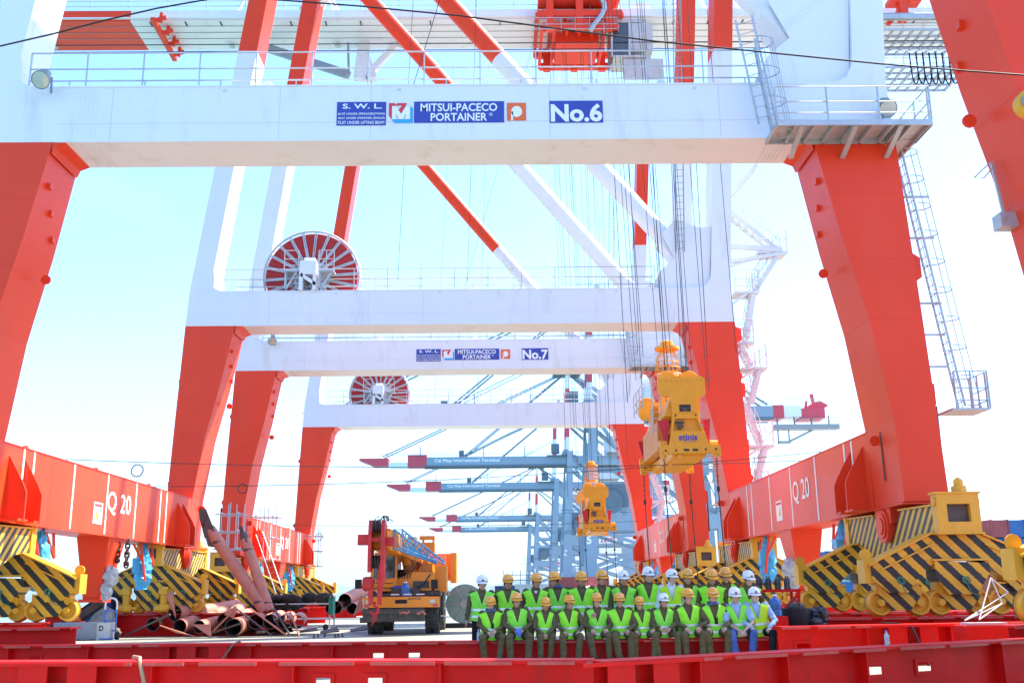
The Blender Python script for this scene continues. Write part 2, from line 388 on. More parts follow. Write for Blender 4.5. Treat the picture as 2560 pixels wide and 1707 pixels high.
def main_eq_mesh(s, e):
    k = ('eq', s, e)
    if k in PROTO: return PROTO[k]
    m = MB()
    P = [(-2.75, 3.12), (-.85, 3.16), (-.42, 2.66), (-.2, 2.5), (.2, 2.5), (.42, 2.66), (.85, 3.16), (2.75, 3.2), (2.75, 2.56), (2.0, 2.5), (1.0, 2.08), (-1.0, 2.08), (-2.0, 2.5), (-2.75, 2.56)]
    m.prism(P, 'x', -.42, .42, 0, 0)
    for a, b in ((0, 1), (6, 7)):
        m.bar((0, P[a][0], P[a][1]+.02), (0, P[b][0], P[b][1]+.02), .95, .04, 1)
    # end boxes with a rounded opening, facing along the rail
    for y0, y1 in ((-3.05, -2.76), (2.76, 3.05)):
        m.box(-.46, y0, 2.54, -.25, y1, 3.36, 1); m.box(.25, y0, 2.54, .46, y1, 3.36, 1)
        m.box(-.25, y0, 2.54, .25, y1, 2.76, 1); m.box(-.25, y0, 3.14, .25, y1, 3.36, 1)
        m.box(-.25, (y0+y1)/2-.03, 2.76, .25, (y0+y1)/2+.03, 3.14, 2)
        m.box(-.5, y0-.03, 3.36, .5, y1+.03, 3.4, 1); m.box(-.5, y0-.03, 2.5, .5, y1+.03, 2.54, 1)
        for x in (-.47, .47): m.lathe([(.1, -.02), (.1, .02)], c=(x, (y0+y1)/2, 3.2), axis='x', n=12, mi=1)
        m.lathe([(.16, 3.4), (.16, 3.52), (.1, 3.55), (.1, 3.66), (.03, 3.72)], c=(.12, (y0+y1)/2, 0), n=12, mi=1)
    m.box(-.5, -2.9, 2.0, .5, 2.9, 2.06, 1) if False else None
    PROTO[k] = m.mesh('equalizer_beam', [STRIPE_Y if s > 0 else STRIPE_YL, YEL, BURNT]); return PROTO[k]
def corner_bogie(root, s, yc, xo=0):
    """all running gear under one crane corner"""
    x = 11.42*s+xo
    part('equalizer_beam', main_eq_mesh(s, 0), None, root, loc=(x, yc, 0))
    lug = MB(); lug.lathe([(.4, -.56), (.4, .56)], c=(0, 0, 2.86), axis='x', n=24); lug.box(-.52, -.5, 2.9, .52, .5, 3.3)
    for r_, e_ in ((.30, .6), (.2, .63)): lug.lathe([(r_, -e_), (r_, e_)], c=(0, 0, 2.86), axis='x', n=24)
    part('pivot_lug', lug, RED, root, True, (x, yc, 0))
    for dy in (-2.5, 2.5):
        rk = part('rocker_beam', rocker_mesh(s), None, root, loc=(x, yc+dy, 0))
        for dx in (-1.3, 0, 1.3):
            part('truck_frame', truck_mesh(s), None, rk, loc=(dx, 0, 0))
            for w in (-.42, .42): part('wheel', wheel_mesh(), None, rk, loc=(dx+w, 0, 1.09))
        for dx in ((-.75, .62) if yc+dy > 14 else ()): part('drive_motor', motor_mesh(), None, rk, loc=(dx, -.48 if s < 0 else .5, 0))
def sill_text(root, txt, s, x_face):
    if s < 0: M = Matrix(((0, 1, 0, x_face+.012), (1, 0, 0, 9.05), (0, 0, 1, 3.95), (0, 0, 0, 1)))       # faces +X, reads towards +Y
    else: M = Matrix(((0, -1, 0, x_face-.012), (-1, 0, 0, 8.8), (0, 0, 1, 3.95), (0, 0, 0, 1)))
    m = lettering(txt, .74, M, .012, 2.1 if s < 0 else 1.75)
    part('sill_lettering', m, SIGNW, root)
def festoon(mb, p, n, w, h, sp):
    for i in range(n):
        pts = [Vector(p)+Vector((i*sp+w*cos(pi+pi*t/10)*.5+w*.5, 0, -h*(1-((t-5)/5)**2)**.5)) for t in range(11)]
        mb.tube(pts, .045, 5, cap=False)
def build_crane(cx, cy, label, number, qn, full=True, corners=None):
    root = thing('gantry_crane', label, 'gantry crane', (cx, cy, 0), 0, 'ship to shore cranes standing on the deck')
    frames = (0, 18) if full else (18,)
    for y in frames:
        for s in ((-1, 1) if full else (1,)):
            m = MB()
            pin = [(9.5, HB), (9.98, 9.9), (10.48, 7.7), (10.84, 5.25), (10.88, 3.33)]
            pout = [(11.58, HB), (11.74, 8.6), (11.86, 5.4), (11.93, 3.33)]
            leg_prism(m, pin, pout, y, y+TB, s, 0, .5 if y == 0 else 0)
            # rounded knee under the beam
            if full:
                K = [(9.5, HB-.0), (9.18, HB-.002), (9.42, HB-.1), (9.5, HB-.3)]
                m.prism([(a*s, b) for a, b in K], 'y', y+.01, y+TB-.01, 0)
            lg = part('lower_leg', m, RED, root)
            for z, r_ in ((10.2, .15), (5.9, .16)):
                m = MB()   # lifting eyes and brackets
                xo = (11.93-(z-3.3)*.038)*s
                m.lathe([(r_, -.03), (r_, .03)], c=(xo+.1*s, y+.7, z), axis='y', n=14); m.box(min(xo, xo+.1*s), y+.67, z-.15, max(xo, xo+.1*s), y+.73, z+.15)
                xi = (9.5+(12.41-z)*.2 if z > 7.7 else 10.84)*s
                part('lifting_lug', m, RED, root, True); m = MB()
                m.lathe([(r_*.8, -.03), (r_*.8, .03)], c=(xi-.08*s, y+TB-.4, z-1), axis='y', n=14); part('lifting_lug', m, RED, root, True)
            for k in range(3):
                m = MB(); z = 11.4-k*.55; xi = 9.5+(12.41-z)*.2
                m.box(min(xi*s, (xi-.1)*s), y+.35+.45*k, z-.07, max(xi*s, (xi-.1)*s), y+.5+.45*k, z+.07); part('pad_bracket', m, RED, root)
            m = MB()
            for z in (10.9, 9.2, 7.7, 6.4):
                xi = 9.5+(12.41-z)*.2 if z > 7.7 else 10.48+(7.7-z)*.147
                xo_ = 11.58+(12.41-z)*.042 if z > 8.6 else 11.74+(8.6-z)*.037
                m.box(min(xi*s, xo_*s)-.004, y-.005, z-.012, max(xi*s, xo_*s)+.004, y+TB*.98, z+.012)
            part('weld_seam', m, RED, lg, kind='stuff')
            if not full: continue
            # white node between lower leg, beam and upper leg, with the flared foot of the upper leg
            zt = 14.9; o0, o1 = up_out(HT, s), up_out(zt, s)
            node = [(9.5, HB+.002), (11.58, HB+.002), (o0, HT), (o1, zt), (o1-.84, zt), (o1-.9, 14.4), (o0-1.0, 14.1), (o0-1.25, 13.96), (9.5, HT)]
            m = MB(); m.prism([(a*s, b) for a, b in node], 'y', y, y+TB, 0)
            top = 37.2; q = [zt, ZRW, top]
            leg_prism(m, [(up_out(z, s)-.84, z) for z in q[:2]], [(up_out(z, s), z) for z in q[:2]], y+.02, y+1.5, s, 0)
            leg_prism(m, [(up_out(z, s)-.84, z) for z in q[1:]], [(up_out(z, s), z) for z in q[1:]], y+.02, y+1.5, s, 1)
            part('upper_leg', m, [WHITE, RED], root)
            bl = MB()   # bolt rows of the splice next to the leg
            for i in range(5):
                for j in range(15):
                    bl.box((8.9-.11*i)*s-.018, y-.014, HB+.12+j*.09, (8.9-.11*i)*s+.018, y, HB+.15+j*.09)
                    bl.box((8.9-.11*i)*s-.018, y+.08+j*.097, HB-.014, (8.9-.11*i)*s+.018, y+.11+j*.097, HB)
            part('splice_bolts', bl, WHITE, root, kind='stuff')
        if not full: continue
        m = MB(); m.box(-9.5, y, HB+.001, 9.5, y+TB, HT)
        m.box(-9.45, y-.02, HB-.012, 9.45, y, HB+.03) ; m.box(-9.45, y-.02, HT-.03, 9.45, y, HT+.012)
        for x in (-6.2, 0.6, 4.9): m.box(x-.01, y-.006, HB+.03, x+.01, y, HT-.03)
        bm_ = part('portal_beam', m, WHITE, root)
        m = MB()
        for x in (-8.1, -3.9, -1.6, 2.9, 7.2): m.box(x-.008, y-.004, HB+.03, x+.008, y, HT-.03)
        m.box(-9.4, y-.0045, HB+.49, 9.4, y, HB+.50)
        for x in (-5.3, -.9, 3.8, 6.6): m.box(x-.05, y-.01, HT-.16, x+.05, y, HT-.10)
        part('weld_seam', m, mat('white_weld', (.62, .62, .64), .5, 0, .05, 3), bm_, kind='stuff')
        m = MB()
        x1 = 8.3
        railing(m, (-10.3, y+.12, HT), (x1, y+.12, HT)); railing(m, (-9.9, y+TB-.1, HT), (x1, y+TB-.1, HT), .95, 2.1)
        part('handrail', m, GALV, root)
        m = MB()
        for x, hh in ((-4.3, .25), (2.6, .3), (.5, .2), (5.8, .22)):
            m = MB(); m.box(x-.12, y+.2, HT, x+.12, y+.45, HT+hh*.6); m.lathe([(.12, -.04), (.12, .04)], c=(x, y+.3, HT+hh*.7), axis='y', n=10); part('deck_fitting', m, WHITE, root, True)
        # diagonal tube from the right leg up to the left head
        a, b = Vector((9.55, y+.78, 15.6)), Vector((-7.6, y+.78, 36.6)); t = (ZRW-a.z)/(b.z-a.z); c = a.lerp(b, t)
        m = MB(); m.tube([a, c], .42, 24, 0); m.tube([c, b], .42, 24, 1)
        part('diagonal_brace', m, [WHITE, RED], root, True)
        m = MB()
        G = [(8.55, HT), (8.35, 14.2), (8.55, 14.75), (9.2, 15.3), (8.7, 16.4), (9.3, 17.1), (10.3, 16.7), (up_out(16.7, 1)-.84, 16.7), (10.66, 14.4), (10.66, HT)]
        for yy in (y+.16, y+1.3): m.prism(G, 'y', yy, yy+.06)
        m.bar((9.95, y+.78, 15.1), (8.9, y+.78, 16.4), .98, .9)
        part('gusset', m, WHITE, root)
        m = MB()
        for i in range(4):
            for j in range(16): m.box(8.95+.085*j-.014, y+.146, 15.35+.07*j+.08*i, 8.95+.085*j+.014, y+.16, 15.38+.07*j+.08*i)
        part('gusset_bolts', m, WHITE, root, kind='stuff')
        m = MB(); m.bar((-9.1, y+.7, 33), (-5.2, y+.7, 36.4), .5, .5); part('knee_brace', m, WHITE, root); m = MB(); m.bar((9.6+3.3, y+.7, 34), (9.2, y+.7, 36.4), .4, .4)
        part('knee_brace', m, WHITE, root)
    # sills
    for s in ((-1, 1) if full else (1,)):
        y0, y1 = 0, 19.98
        m = MB(); xi, xo = 10.85*s, 11.97*s
        m.box(min(xi, xo), TB+.3 if full else 1, 3.31, max(xi, xo), 17.99, 5.2)
        m.box(min(xi, xo)-.03, .0, 3.27, max(xi, xo)+.03, 19.6, 3.31); m.box(min(xi, xo)-.02, TB+.3, 5.2, max(xi, xo)+.02, 17.99, 5.23)
        for y in (5.0, 10.1, 15.3):
            m.lathe([(.2, -.035), (.2, .035)], c=((xi+xo)/2-.3*s*-1, y, 5.36), axis='x', n=16)
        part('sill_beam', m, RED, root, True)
        if full:
            x = xi-.012*s if s > 0 else xi+.012
            m = MB(); m.box(min(xi, x), -.045, 3.33, max(xi, x), .045, 5.18); me = m.mesh('marking_strip', SIGNW)
            for y in (3.1, 3.7, 6.36, 9.0, 11.6, 14.16, 14.85): part('marking_strip', me, None, root, loc=(0, y, 0))
            sill_text(root, qn, s, xi)
            m = MB(); x = xi-.015*s; yl = 8.0 if s < 0 else 10.2
            m.box(min(xi, x), yl, 3.6, max(xi, x), yl+.7, 4.25, 0)
            x2 = xi-.02*s; m.add([(x2, yl+.1, 3.75), (x2, yl+.4, 3.75), (x2, yl+.25, 4.05)], [(0, 1, 2)], 1)
            m.box(min(x, x2), yl+.05, 4.12, max(x, x2), yl+.65, 4.2, 2)
            part('warning_plate', m, [SIGNW, mat('sign_yellow', (.8, .6, .03), .5), SRED], root)
        P = [(10.86, 4.95), (10.45, 4.25), (10.33, 4.0), (10.33, 3.31), (10.86, 3.31)]
        m = MB(); m.prism([(a*s, b) for a, b in P], 'y', 0, .05); m.box(min(10.36*s, 10.86*s), -.25, 3.28, max(10.36*s, 10.86*s), .3, 3.33); me = m.mesh('stiffener_fin', RED)
        m = MB(); m.prism([(a*s, b) for a, b in [(11.96, 4.95), (12.3, 4.2), (12.3, 3.31), (11.96, 3.31)]], 'y', 0, .05); me2 = m.mesh('stiffener_fin', RED)
        for y in ((2.3, 3.2, 16.2, 16.9) if full else (16.2, 16.9)):
            part('stiffener_fin', me, None, root, loc=(0, y, 0)); part('stiffener_fin', me2, None, root, loc=(0, y, 0))
        if full:
            m = MB()   # tapered stowage leg under the sill
            A = [(10.9, 9.6), (11.93, 9.6), (11.93, 11.1), (10.9, 11.1)]; B = [(11.2, 10.05), (11.75, 10.05), (11.75, 10.6), (11.2, 10.6)]
            m.hexa([(a*s, b, 1.35) for a, b in B]+[(a*s, b, 3.27) for a, b in A])
            m.box(min(11.1*s, 11.85*s), 9.95, 1.25, max(11.1*s, 11.85*s), 10.7, 1.35)
            part('stowage_leg', m, RED, root)
            m = MB(); m.ell((11.0*s-.12*s, 9.95, 2.05), (.24, .2, .33), 12, 9); m.ell((10.98*s, 9.95, 1.6), (.17, .15, .3), 10, 8); crumple(m, .04, 3)
            part('wrapped_cabinet', m, PLAS, root)
            for y in (5.4, 13.9):
                m = MB(); rr = random.Random(int(y*10)); prof = [(.03, 3.25), (.10, 3.2), (.13, 3.0), (.12, 2.9), (.2, 2.8), (.27, 2.62), (.24, 2.5), (.3, 2.35), (.28, 2.2), (.31, 2.05), (.25, 1.9), (.22, 1.78), (.05, 1.72)]
                m.lathe([(a*rr.uniform(.9, 1.1), b) for a, b in prof], c=(11.2*s, y, 0), n=14); m.box(11.2*s-.16, y-.2, 1.62, 11.2*s+.14, y+.16, 1.95); m.box(11.2*s-.3, y-.3, 2.2, 11.2*s-.05, y+.1, 2.75); crumple(m, .045, int(y))
                part('tarpaulin_bundle', m, TARP, root)
                m = MB()
                for a, b in (((11.2, y-.45, 3.25), (11.0, y-.36, 1.95)), ((11.3, y-.9, 3.2), (11.1, y-.4, 2.6)), ((11.2, y+.75, 3.2), (11.1, y+.7, 2.5)), ((11.1, y+.7, 2.5), (11.25, y+.35, 3.2))):
                    m.tube([(a[0]*s, a[1], a[2]), (b[0]*s, b[1], b[2])], .045, 6)
                part('hanger_strut', m, RED, root, True)
    for s in (-1, 1):
        for yc in (1.5, 18.1):
            if corners is None: corner_bogie(root, s, yc)
            elif (s, yc) in corners: corner_bogie(root, s, 17.4, .55)
    if not full:
        def l5(px, py, Y): w = W(px, py, Y=Y); return Vector((w.x-cx, w.y-cy, w.z))
        m = MB(); m.bar(l5(2478, 405, 16.2), l5(2512, 545, 16.2), .045, .05); m.tube([l5(2478, 405, 16), l5(2436, 444, 15.9), l5(2460, 445, 15.9), l5(2480, 422, 16)], .012, 5); m.box(*(l5(2505, 565, 16.2)), *(l5(2530, 545, 16.5)))
        part('rail_bracket', m, GALV, root)
        c_ = l5(2572, 262, 14.6); m = MB(); m.lathe([(.1, -.1), (.22, -.08), (.22, .08), (.1, .1)], c=c_, axis='y', n=20); part('cable_guide', m, YEL, root, True); m = MB(); m.lathe([(.13, -.16), (.13, .0)], c=c_+Vector((-.04, 0, 0)), axis='y', n=16); part('guide_hub', m, GREY, root, True)
        return root
    # girder, trolley, cab, festoon platforms high above
    def lp(px, py, Y, cx_=-1.68, cy_=50.49):
        w = W(px, py, Y=Y); return Vector((w.x-cx_, w.y-cy_, w.z))
    zg, yg = 36.45, 9.0-.1
    m = MB(); m.box(-21.2, yg-1.75, zg, 44, yg+1.75, zg+.75, 0); m.box(-60, yg-1.75, zg, -21.2, yg+1.75, zg+.75, 1)
    m.box(-60, yg-1.95, zg+.12, 44, yg-1.75, zg+.18, 0)
    for k in range(4): m.box(-60, yg-1.2+.75*k, zg-.03, 44, yg-1.17+.75*k, zg, 2)
    part('girder', m, [WHITE, RED, GREY], root)
    m = MB(); railing(m, (-60, yg-1.85, zg+.75), (44, yg-1.85, zg+.75), 1.1, 2.4, .025)
    part('girder_handrail', m, GALV, root)
    m = MB()
    for x in (-27, -15.5, -8.6, -4.5, .8, 16, 20):
        m.lathe([(.08, 0), (.2, -.12), (.2, -.2)], c=(x, yg+.9, zg-.08), n=10)
    part('girder_lamp', m, LAMPG, root, True)
    for x in (-13.5, -9.4, 14, 17.5):
        m = MB()
        for y in (yg-1.4, yg+1.2): m.tube([(x-1.2, y, zg+.75), (x, y, zg+3.4)], .09, 6); m.tube([(x+1.2, y, zg+.75), (x, y, zg+3.4)], .09, 6); m.tube([(x-.6, y, zg+2.0), (x+.6, y, zg+2.0)], .06, 5)
        m.tube([(x, yg-1.4, zg+3.4), (x, yg+1.2, zg+3.4)], .09, 6); part('girder_trestle', m, WHITE, root)
    for x in (-6, -1.5, 11, 20, 23): m = MB(); m.box(x-.5, yg-1.2, zg+.75, x+.6, yg-.2, zg+1.5); part('girder_box', m, WHITE, root)
    m = MB(); a_, b_ = lp(672, 122, 60), lp(872, 188, 58.5); m.bar(a_, b_, .35, .5); m.bar(b_, b_+Vector((-.1, 0, 2.2)), .12, .3); part('hinged_walkway', m, GREY, root)
    m = MB(); a_ = lp(930, 178, 60.5); m.bar(lp(900, 200, 60.5), lp(912, 110, 60.5), .8, .6); m.bar(a_, lp(992, 112, 60.5), .4, .4); m.bar(lp(932, 200, 60.5), lp(915, 150, 60.5), .7, .6); part('girder_strut', m, WHITE, root)
    m = MB()
    for k_ in range(26): x = -20+2.2*k_; m.box(x-.03, yg-1.7, zg-.06, x+.03, yg-1.2, zg)
    m.tube([(-60, yg-2.1, zg-2.4), (40, yg-2.1, zg-2.2)], .03, 4); m.tube([(-60, yg-2.3, zg-2.0), (40, yg-2.3, zg-1.9)], .03, 4)
    part('travel_rope', m, ROPE, root, kind='stuff')
    a_, b_ = lp(382, 48, 56.6), lp(438, 150, 61.2); m = MB(); m.bar(a_, b_, .3, .25)
    for t in (.05, .35, .62, .88): c = a_.lerp(b_, t); m.bar(c, c+Vector((.75, 0, .25)), .22, .2); m.bar(c+Vector((.4, 0, -.1)), c+Vector((.45, 0, .55)), .18, .18)
    part('boom_latch_frame', m, RED, root)
    m = MB(); xa, xb = 4.6, 9.3
    for (x0, x1, z) in ((xa, xb, zg-1.0), (xa-.3, xb+.3, zg-.15)):
        for y in (yg-2.6, yg+2.4): m.box(x0, y-.18, z-.2, x1, y+.18, z+.2)
        for i in range(7): x = x0+(x1-x0)*i/6; m.box(x-.1, yg-2.6, z-.12, x+.1, yg+2.5, z+.12)
    for x in (xa+.5, xb-.5, (xa+xb)/2):
        for y in (yg-2.6, yg+2.4): m.box(x-.22, y-.2, zg-1.3, x+.22, y+.2, zg+1.4)
    m.box(xa-.2, yg-2.9, zg+.9, xb+.2, yg+2.6, zg+1.6); m.box(xa+.9, yg-1.6, zg-1.5, xb-1.1, yg+1.2, zg-.8)
    m.bar((xa, yg-2.6, zg-1.3), (xb, yg-2.6, zg-.2), .2, .2)
    part('trolley', m, RED, root)
    m = MB(); railing(m, (xa-.4, yg-3.0, zg+1.6), (xb+.4, yg-3.0, zg+1.6), 1.1, 1.1, .03); railing(m, (xa-.6, yg-2.8, zg-1.5), (xb, yg-2.8, zg-1.5), 1, .9, .03)
    m.box(xa-.5, yg-3.2, zg+1.5, xb+.5, yg-2.9, zg+1.62)
    pts = [(xa+3.4+.5*sin(t*.6), yg-2.9, zg+1.2-.38*t) for t in range(8)]; m.tube(pts, .16, 6)
    part('trolley_walkway', m, GALV, root)
    m = MB(); cxx = 8.9   # driver's cab
    m.box(cxx, yg-2.3, zg-.55, cxx+2.0, yg-.3, zg-.3); m.box(cxx, yg-.45, zg-2.4, cxx+2, yg-.3, zg-.5)
    m.box(cxx+1.2, yg-2.3, zg-2.4, cxx+2.6, yg-.4, zg-.6)
    for x, y in ((cxx, yg-2.3), (cxx, yg-.5), (cxx+1.1, yg-2.3)): m.bar((x, y, zg-2.9), (x+.08, y, zg-.5), .12, .12)
    m.box(cxx+.1, yg-2.3, zg-2.95, cxx+2.2, yg-.4, zg-2.8); m.box(cxx+.7, yg-2.2, zg-4.3, cxx+3.2, yg-1.9, zg-3.0)
    cb = part('operator_cab', m, mat('cab_grey', (.55, .55, .53), .5), root)
    m = MB(); m.box(cxx+.05, yg-2.27, zg-2.75, cxx+1.15, yg-2.22, zg-.6); m.box(cxx+.02, yg-2.2, zg-2.75, cxx+.06, yg-.5, zg-.6)
    part('cab_window', m, GLASS, cb)
    m = MB()
    for (x0, x1, z0) in ((25.6, 30.6, zg-1.75), (25.4, 30.4, zg-4.3)):
        for i in range(9): x = x0+(x1-x0)*i/8; m.box(x-.06, yg-3.2, z0, x+.06, yg-.2, z0+.16)
        for i in range(5): y = yg-3.2+.75*i; m.box(x0, y-.05, z0, x1, y+.05, z0+.14)
        railing(m, (x0, yg-3.2, z0+.1), (x1, yg-3.2, z0+.1), 1.1, 1.2, .03)
    m.box(25.4, yg-3.4, zg-1.0, 31, yg-3.1, zg-.7)
    part('festoon_platform', m, GALV, root)
    m = MB(); festoon(m, (27.0, yg-3.3, zg-3.3), 8, .42, 2.1, .40)
    part('festoon_cable', m, BLACK, root, True)
    m = MB(); m.bar((26.0, yg-3.0, zg-1.2), (27.6, yg-3, zg+.6), .25, .3); m.box(26.2, yg-3.2, zg+.3, 28.2, yg-2.4, zg+.55); m.box(26.8, yg-3.2, zg-.9, 27.3, yg-2.6, zg+.3)
    part('festoon_tow', m, RED, root)
    # cable reel on the far beam
    rc = Vector((-6.5, 18.9, 14.75)); R = 2.08
    m = MB(); m.lathe([(.82, -.14), (R-.1, -.14), (R-.1, .14), (.82, .14)], c=rc, axis='y', n=60, cap=False); m.lathe([(.82, .14), (.82, -.14)], c=rc, axis='y', n=60, cap=False)
    for r_ in [.9+.09*i for i in range(12)]: m.tube([rc+Vector((r_*cos(t), -.15, r_*sin(t))) for t in [2*pi*k/48 for k in range(48)]], .02, 4, closed=True)
    rl = part('cable_reel', m, CABLE, root, True)
    m = MB()
    for k in range(22):
        a = 2*pi*k/22+.07
        for y in (-.2, .2):
            for dd in (-.035, .035):
                n_ = Vector((-sin(a), 0, cos(a)))*dd
                m.bar(rc+Vector((.12*cos(a), y, .12*sin(a)))+n_, rc+Vector((R*cos(a), y, R*sin(a)))+n_, .035, .05)
    for y in (-.2, .2): m.tube([rc+Vector((R*cos(t), y, R*sin(t))) for t in [2*pi*k/64 for k in range(64)]], .05, 6, closed=True)
    part('reel_spokes', m, GALV, rl)
    m = MB(); m.box(rc.x-.35, rc.y-1.1, 14.6, rc.x+.35, rc.y-.25, 15.2); m.box(rc.x-.36, rc.y-1.1, HT, rc.x-.2, rc.y-.3, 14.6); m.box(rc.x+.22, rc.y-1.1, HT, rc.x+.36, rc.y-.3, 14.6)
    m.bar((rc.x-.3, rc.y-1.05, 14.6), (rc.x+.35, rc.y-1.05, 14.15), .1, .14)
    m.box(rc.x-.2, rc.y-.9, 15.2, rc.x+.25, rc.y-.3, 15.4)
    part('reel_drive', m, WHITE, root)
    for x0, x1 in ((rc.x-1.0, rc.x-.4), (rc.x+.45, rc.x+1.1)):
        m = MB(); m.box(x0, rc.y-1.1, 14.72, x1, rc.y-.4, 14.8); m.bar((x0+.05, rc.y-1, HT), (x1-.1, rc.y-1, 14.7), .07, .07); m.bar((x0+.05, rc.y-1, HT), (x0+.05, rc.y-1, 14.7), .07, .07)
        railing(m, (x0, rc.y-1.1, 14.8), (x1, rc.y-1.1, 14.8), .85, .4, .018); part('reel_platform', m, GALV, root)
    # board on the near beam
    def sx(px): return (px-1280)*.01022+1.73+.03
    z0, z1 = 12.87, 13.42
    yb = -.015
    def board(x0, x1, za, zb): m = MB(); m.box(x0, yb, za, x1, -.001, zb, 0); return part('sign_board', m, BLUE, root)
    board(sx(867), sx(988), z0-.06, z1+.03); board(sx(1391), sx(1523), z0-.02, z1+.03); sg = board(sx(1057), sx(1279), z0, z1+.03)
    m = MB()
    def word(t, x, z, h, w, b=.02, mi=0): m = MB(); lettering(t, h, Matrix.Translation((x, yb-.006, z)), b, w, mi, m); part('sign_lettering', m, SIGNW, sg)
    word('S. W. L.', sx(881), z1-.16, .14, sx(978)-sx(881), .02)
    word('65.0T UNDER SPREADER(TWIN)', sx(870), z0+.205, .075, sx(985)-sx(870), .01)
    word('40.6T UNDER SPREADER (SINGLE)', sx(870), z0+.09, .075, sx(985)-sx(870), .01)
    word('75.0T UNDER LIFTING BEAM', sx(870), z0-.03, .085, sx(984)-sx(870), .01)
    word('MITSUI-PACECO', sx(1073), z0+.305, .22, sx(1262)-sx(1073), .02)
    word('PORTAINER', sx(1098), z0+.04, .22, sx(1237)-sx(1098), .02)
    word('\u00ae', sx(1242), z0+.17, .09, .09, .0)
    word('No.'+number, sx(1394), z0+.0, .50, sx(1521)-sx(1394), .035)
    m = MB()   # folded ribbon M emblem, red / white / cyan, and the orange P emblem
    def poly(P, mi, y): m.add([(sx(a), y, z0+(302-b)*.0121) for a, b in P], [tuple(range(len(P)))], mi)
    def pc(P, mi, y): poly([(800+q[0]*.3827, q[1]*.3827) for q in P], mi, y)
    pc([(510, 672), (530, 690), (530, 768), (510, 745)], 0, yb)
    pc([(510, 672), (545, 672), (562, 690), (530, 690)], 0, yb)
    pc([(553, 686), (562, 672), (626, 672), (590, 738), (572, 712), (594, 686)], 0, yb)
    pc([(646, 688), (664, 704), (664, 790), (646, 768)], 2, yb)
    pc([(530, 768), (646, 768), (664, 790), (546, 790)], 2, yb)
    pc([(530, 690), (556, 690), (588, 738), (620, 690), (646, 690), (646, 768), (619, 768), (619, 735), (600, 768), (577, 768), (556, 735), (556, 768), (530, 768)], 1, yb-.006)
    part('sign_emblem', m, [SRED, SIGNW, SCYAN, SORANGE], sg); m = MB()
    c = [(1287, 258), (1331, 258), (1333, 261), (1333, 296), (1331, 298), (1301, 298), (1301, 296)]
    poly([(1286, 258), (1333, 258), (1333, 298), (1286, 298)], 3, yb)
    disc = [(1310+13.5*cos(t), 278-12.5*sin(t)) for t in [2*pi*k/20 for k in range(20)]]
    poly(disc, 1, yb-.006); poly([(1296, 278), (1301, 278), (1301, 298), (1296, 298)], 1, yb-.006)
    part('sign_emblem', m, [SRED, SIGNW, SCYAN, SORANGE], sg)
    # floodlights on the near beam
    for (px, py) in ((102, 200), (2220, 272)):
        w = W(px, py, Y=23.0); c = Vector((w.x+1.54, w.y-23.6, w.z))
        m = MB(); M0 = Matrix.Translation(c) @ Matrix.Rotation(radians(35), 4, 'X'); m.M = M0
        m.lathe([(.05, .3), (.1, .26), (.2, .06), (.225, 0), (.225, -.03)], axis='y', n=24, mi=0, cap=False); m.M = None
        m.tube([c+Vector((0, .15, .2)), c+Vector((.05, .45, .3)), c+Vector((.05, .5, -.1))], .03, 6); m.box(c.x-.1, c.y+.1, c.z+.15, c.x+.1, c.y+.3, c.z+.35)
        fl = part('floodlight', m, GREY, root, True)
        m = MB(); m.M = M0; m.lathe([(.21, -.02), (.1, -.035), (.02, -.04)], axis='y', n=24); part('lens', m, LAMPG, fl, True)
    # walkway round the right leg and ladders below it
    m = MB(); zf = 12.2; x0, x1 = 8.3, 12.05
    m.box(x0, -1.15, zf, x1, -1.1, zf+.14); m.box(x0, -.1, zf, x1-.7, -.05, zf+.14)
    for i in range(9): x = x0+(x1-x0)*i/8; m.box(x-.03, -1.1, zf, x+.03, -.05, zf+.1)
    m.box(x0, -1.1, zf+.12, x1, -.05, zf+.135)
    m.box(x1-.75, -1.1, zf, x1-.7, 1.3, zf+.12); m.box(x1-.05, -1.1, zf, x1, 1.3, zf+.12); m.box(x1-.7, -.05, zf+.1, x1-.05, 1.3, zf+.12)
    railing(m, (x0, -1.12, zf+.14), (x1, -1.12, zf+.14), .88, 1.1, .02); railing(m, (x1-.02, -1.04, zf+.14), (x1-.02, 1.3, zf+.14), .87, .8, .02)
    for x in (8.9, 10.2, 11.3): m.bar((x, -1.1, zf), (x, -.02, zf-.35), .12, .05)
    part('leg_walkway', m, GALV, root)
    m = MB(); caged_ladder(m, (8.25, -.5, HB+.2), (7.9, -.3, 15.6), (-.3, -1, 0), cage=False); part('access_ladder', m, GALV, root); m = MB(); caged_ladder(m, (8.3, -.7, zf), (8.1, -.4, HT+.9), (1, -.2, 0), .35, True, .3, .3); part('access_ladder', m, GALV, root); m = MB()
    caged_ladder(m, (11.85, .5, zf), (12.7, .5, 5.6), w=.36, rung=.24, cr=.3)
    for z in (11, 9.9, 8.2, 7.4, 6.6): m.bar((11.7, .5, z), (12.5, .5, z), .05, .05)
    m.box(12.3, .1, 5.47, 13.2, 1.0, 5.52); railing(m, (12.4, .1, 5.5), (13.2, .1, 5.5), .9, .5, .016); railing(m, (13.18, .18, 5.5), (13.18, 1.0, 5.5), .88, .5, .016)
    part('caged_ladder', m, GALV, root)
    for k, z in enumerate((9.1, 5.9)): m = MB(); m.prism([(11.7, z-.5), (12.05, z-.25), (12.05, z+.25), (11.7, z+.5)], 'y', .4, .5); part('bracket', m, RED, root)
    # stair tower along the far right leg
    def L(px, py): w = W(px, py, Y=43.2); return Vector((w.x+1.54, w.y-23.6, w.z))
